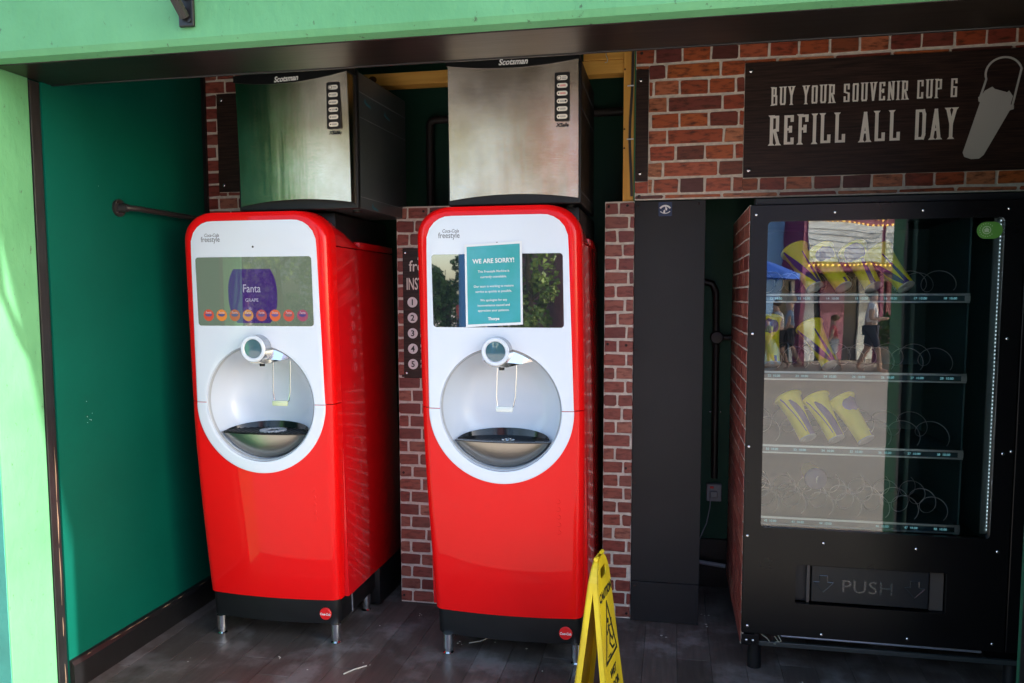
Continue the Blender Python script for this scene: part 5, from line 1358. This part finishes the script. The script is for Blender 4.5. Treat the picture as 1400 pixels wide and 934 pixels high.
# people in the street
def person(x, y, face, h, label, shirt, trousers, hair, pose=0, seed=0):
    t = thing('person', label, 'person', (x, y, 0)); k = h / 1.75
    ca, sa = math.cos(face), math.sin(face)
    def W(p): px, py, pz = p; return Vector((x + (px * ca - py * sa) * k, y + (px * sa + py * ca) * k, pz * k))
    st = .16 if pose != 0 else .02
    J = {'pel': ((0, 0, .95), .125), 'wai': ((0, .0, 1.10), .115), 'che': ((0, .0, 1.30), .14), 'nec': ((0, 0, 1.47), .055), 'hea': ((0, .02, 1.58), .085), 'top': ((0, .01, 1.68), .085),
         'shl': ((-.18, 0, 1.40), .06), 'shr': ((.18, 0, 1.40), .06), 'hil': ((-.09, 0, .90), .095), 'hir': ((.09, 0, .90), .095),
         'knl': ((-.10, st, .49), .058), 'knr': ((.10, -st * .4, .49), .058), 'anl': ((-.10, st * 1.1, .08), .04), 'anr': ((.10, -st * 1.6, .09), .04), 'tol': ((-.10, st * 1.1 + .15, .03), .032), 'tor': ((.10, -st * 1.6 + .15, .04), .032)}
    if pose == 2: J.update(ell=((-.23, .02, 1.13), .042), wrl=((-.12, .25, 1.12), .030), hal=((-.08, .33, 1.13), .03), elr=((.23, .02, 1.13), .042), wrr=((.12, .25, 1.12), .030), har=((.08, .33, 1.13), .03))
    else: J.update(ell=((-.24, -.08, 1.12), .042), wrl=((-.25, .05, .88), .030), hal=((-.25, .08, .80), .03), elr=((.24, .04, 1.12), .042), wrr=((.25, .16, .90), .030), har=((.25, .2, .82), .03))
    E = ['pel-wai', 'wai-che', 'che-nec', 'nec-hea', 'hea-top', 'che-shl', 'che-shr', 'shl-ell', 'ell-wrl', 'wrl-hal', 'shr-elr', 'elr-wrr', 'wrr-har', 'pel-hil', 'pel-hir', 'hil-knl', 'knl-anl', 'anl-tol', 'hir-knr', 'knr-anr', 'anr-tor']
    def skin(names, grow, nm, m, parent, root, ends=None):
        bm = NB(); ids = {}
        ly = bm.verts.layers.skin.verify()
        for e in names:
            for n in e.split('-'):
                if n not in ids:
                    p, r = (ends or {}).get(n, J[n]); v = bm.verts.new(W(p)); v[ly].radius = ((r + grow) * k,) * 2; v[ly].use_root = (n == root); ids[n] = v
        for e in names: a, b = e.split('-'); bm.edges.new((ids[a], ids[b]))
        me = bpy.data.meshes.new('s'); bm.to_mesh(me); bm.free(); o = bpy.data.objects.new('s', me); C.objects.link(o)
        o.modifiers.new('k', 'SKIN'); sd = o.modifiers.new('d', 'SUBSURF'); sd.levels = 1; sd.render_levels = 1
        dg = bpy.context.evaluated_depsgraph_get(); m2 = bpy.data.meshes.new_from_object(o.evaluated_get(dg)); bpy.data.objects.remove(o)
        r = NB(); r.from_mesh(m2); return obj(nm, r, m, parent, smooth=True)
    sk_ = mat('skin', (.50, .30, .22), .6)
    body = skin(E, 0, 'body', sk_, t, 'pel')
    sleeve = {'ell': (tuple((a + b) / 2 for a, b in zip(J['shl'][0], J['ell'][0])), .055), 'elr': (tuple((a + b) / 2 for a, b in zip(J['shr'][0], J['elr'][0])), .055)}
    skin(['pel-wai', 'wai-che', 'che-shl', 'che-shr', 'shl-ell', 'shr-elr'], .018, 'shirt', mat('shirt_cloth', shirt, .8), body, 'pel', sleeve)
    skin(['pel-hil', 'pel-hir', 'hil-knl', 'hir-knr'], .016, 'trousers', mat('trouser_cloth', trousers, .8), body, 'pel')
    bm = NB(); bmesh.ops.create_uvsphere(bm, u_segments=14, v_segments=10, radius=.105)
    for v in bm.verts: v.co = W((v.co.x, v.co.y * 1.1 - .02, v.co.z + 1.66))
    obj('hair', bm, mat('hair_colour', hair, .7), body, smooth=True)
    return t
person(4.12, -11.0, R(-70), 1.78, 'man in white shirt and dark shorts holding a phone out in the street', (.75, .76, .8), (.03, .03, .06), (.05, .03, .02), 2)
person(3.35, -10.8, R(100), 1.25, 'child in a red and white top walking behind the man in white', (.55, .08, .10), (.6, .6, .62), (.15, .08, .03), 1)
person(2.30, -11.2, R(80), 1.55, 'person in white top and black shorts walking near the parasol', (.7, .7, .7), (.02, .02, .03), (.06, .03, .02), 1)
person(2.62, -11.8, R(95), 1.6, 'person in pale blue top following behind', (.3, .42, .6), (.05, .05, .07), (.3, .18, .08), 1)
person(2.05, -10.6, R(60), 1.2, 'small child in yellow green top at the left by the parasol', (.45, .5, .1), (.08, .1, .2), (.1, .05, .02), 1)
person(-9.1, -9.2, R(40), 1.7, 'person in white top walking under the wide tree', (.7, .7, .72), (.1, .1, .14), (.08, .05, .03), 1)
person(-5.1, -11.2, R(10), 1.7, 'person in red top beside the tall blue column', (.6, .08, .05), (.03, .04, .09), (.08, .05, .03), 1)
pl = thing('street_planter', 'stone planter with drooping green plant beside the man in white', 'planter', (4.62, -11.8, 0))
bm = NB(); lathe(bm, [(0, 0), (.16, 0), (.22, .35), (.28, .5), (.25, .52), (0, .5)], (4.62, -11.8, 0), 'z', n=20); obj('pot', bm, mat('stone_pot', (.45, .40, .33), .8), pl, smooth=True)
bm = NB(); rr = random.Random(3)
for k in range(420):
    a = rr.uniform(0, 6.28); r = rr.uniform(0, .36); p = Vector((4.62 + r * math.cos(a), -11.8 + r * math.sin(a), .55 + rr.uniform(-.1, .7) * (1 - r))); u = Vector((rr.gauss(0, 1), rr.gauss(0, 1), rr.gauss(0, 1))).normalized(); v = u.orthogonal().normalized()
    bm.faces.new([bm.verts.new(p + u * .06), bm.verts.new(p + v * .03), bm.verts.new(p - u * .06), bm.verts.new(p - v * .03)])
obj('foliage', bm, M['leaf'], pl, normals=False)
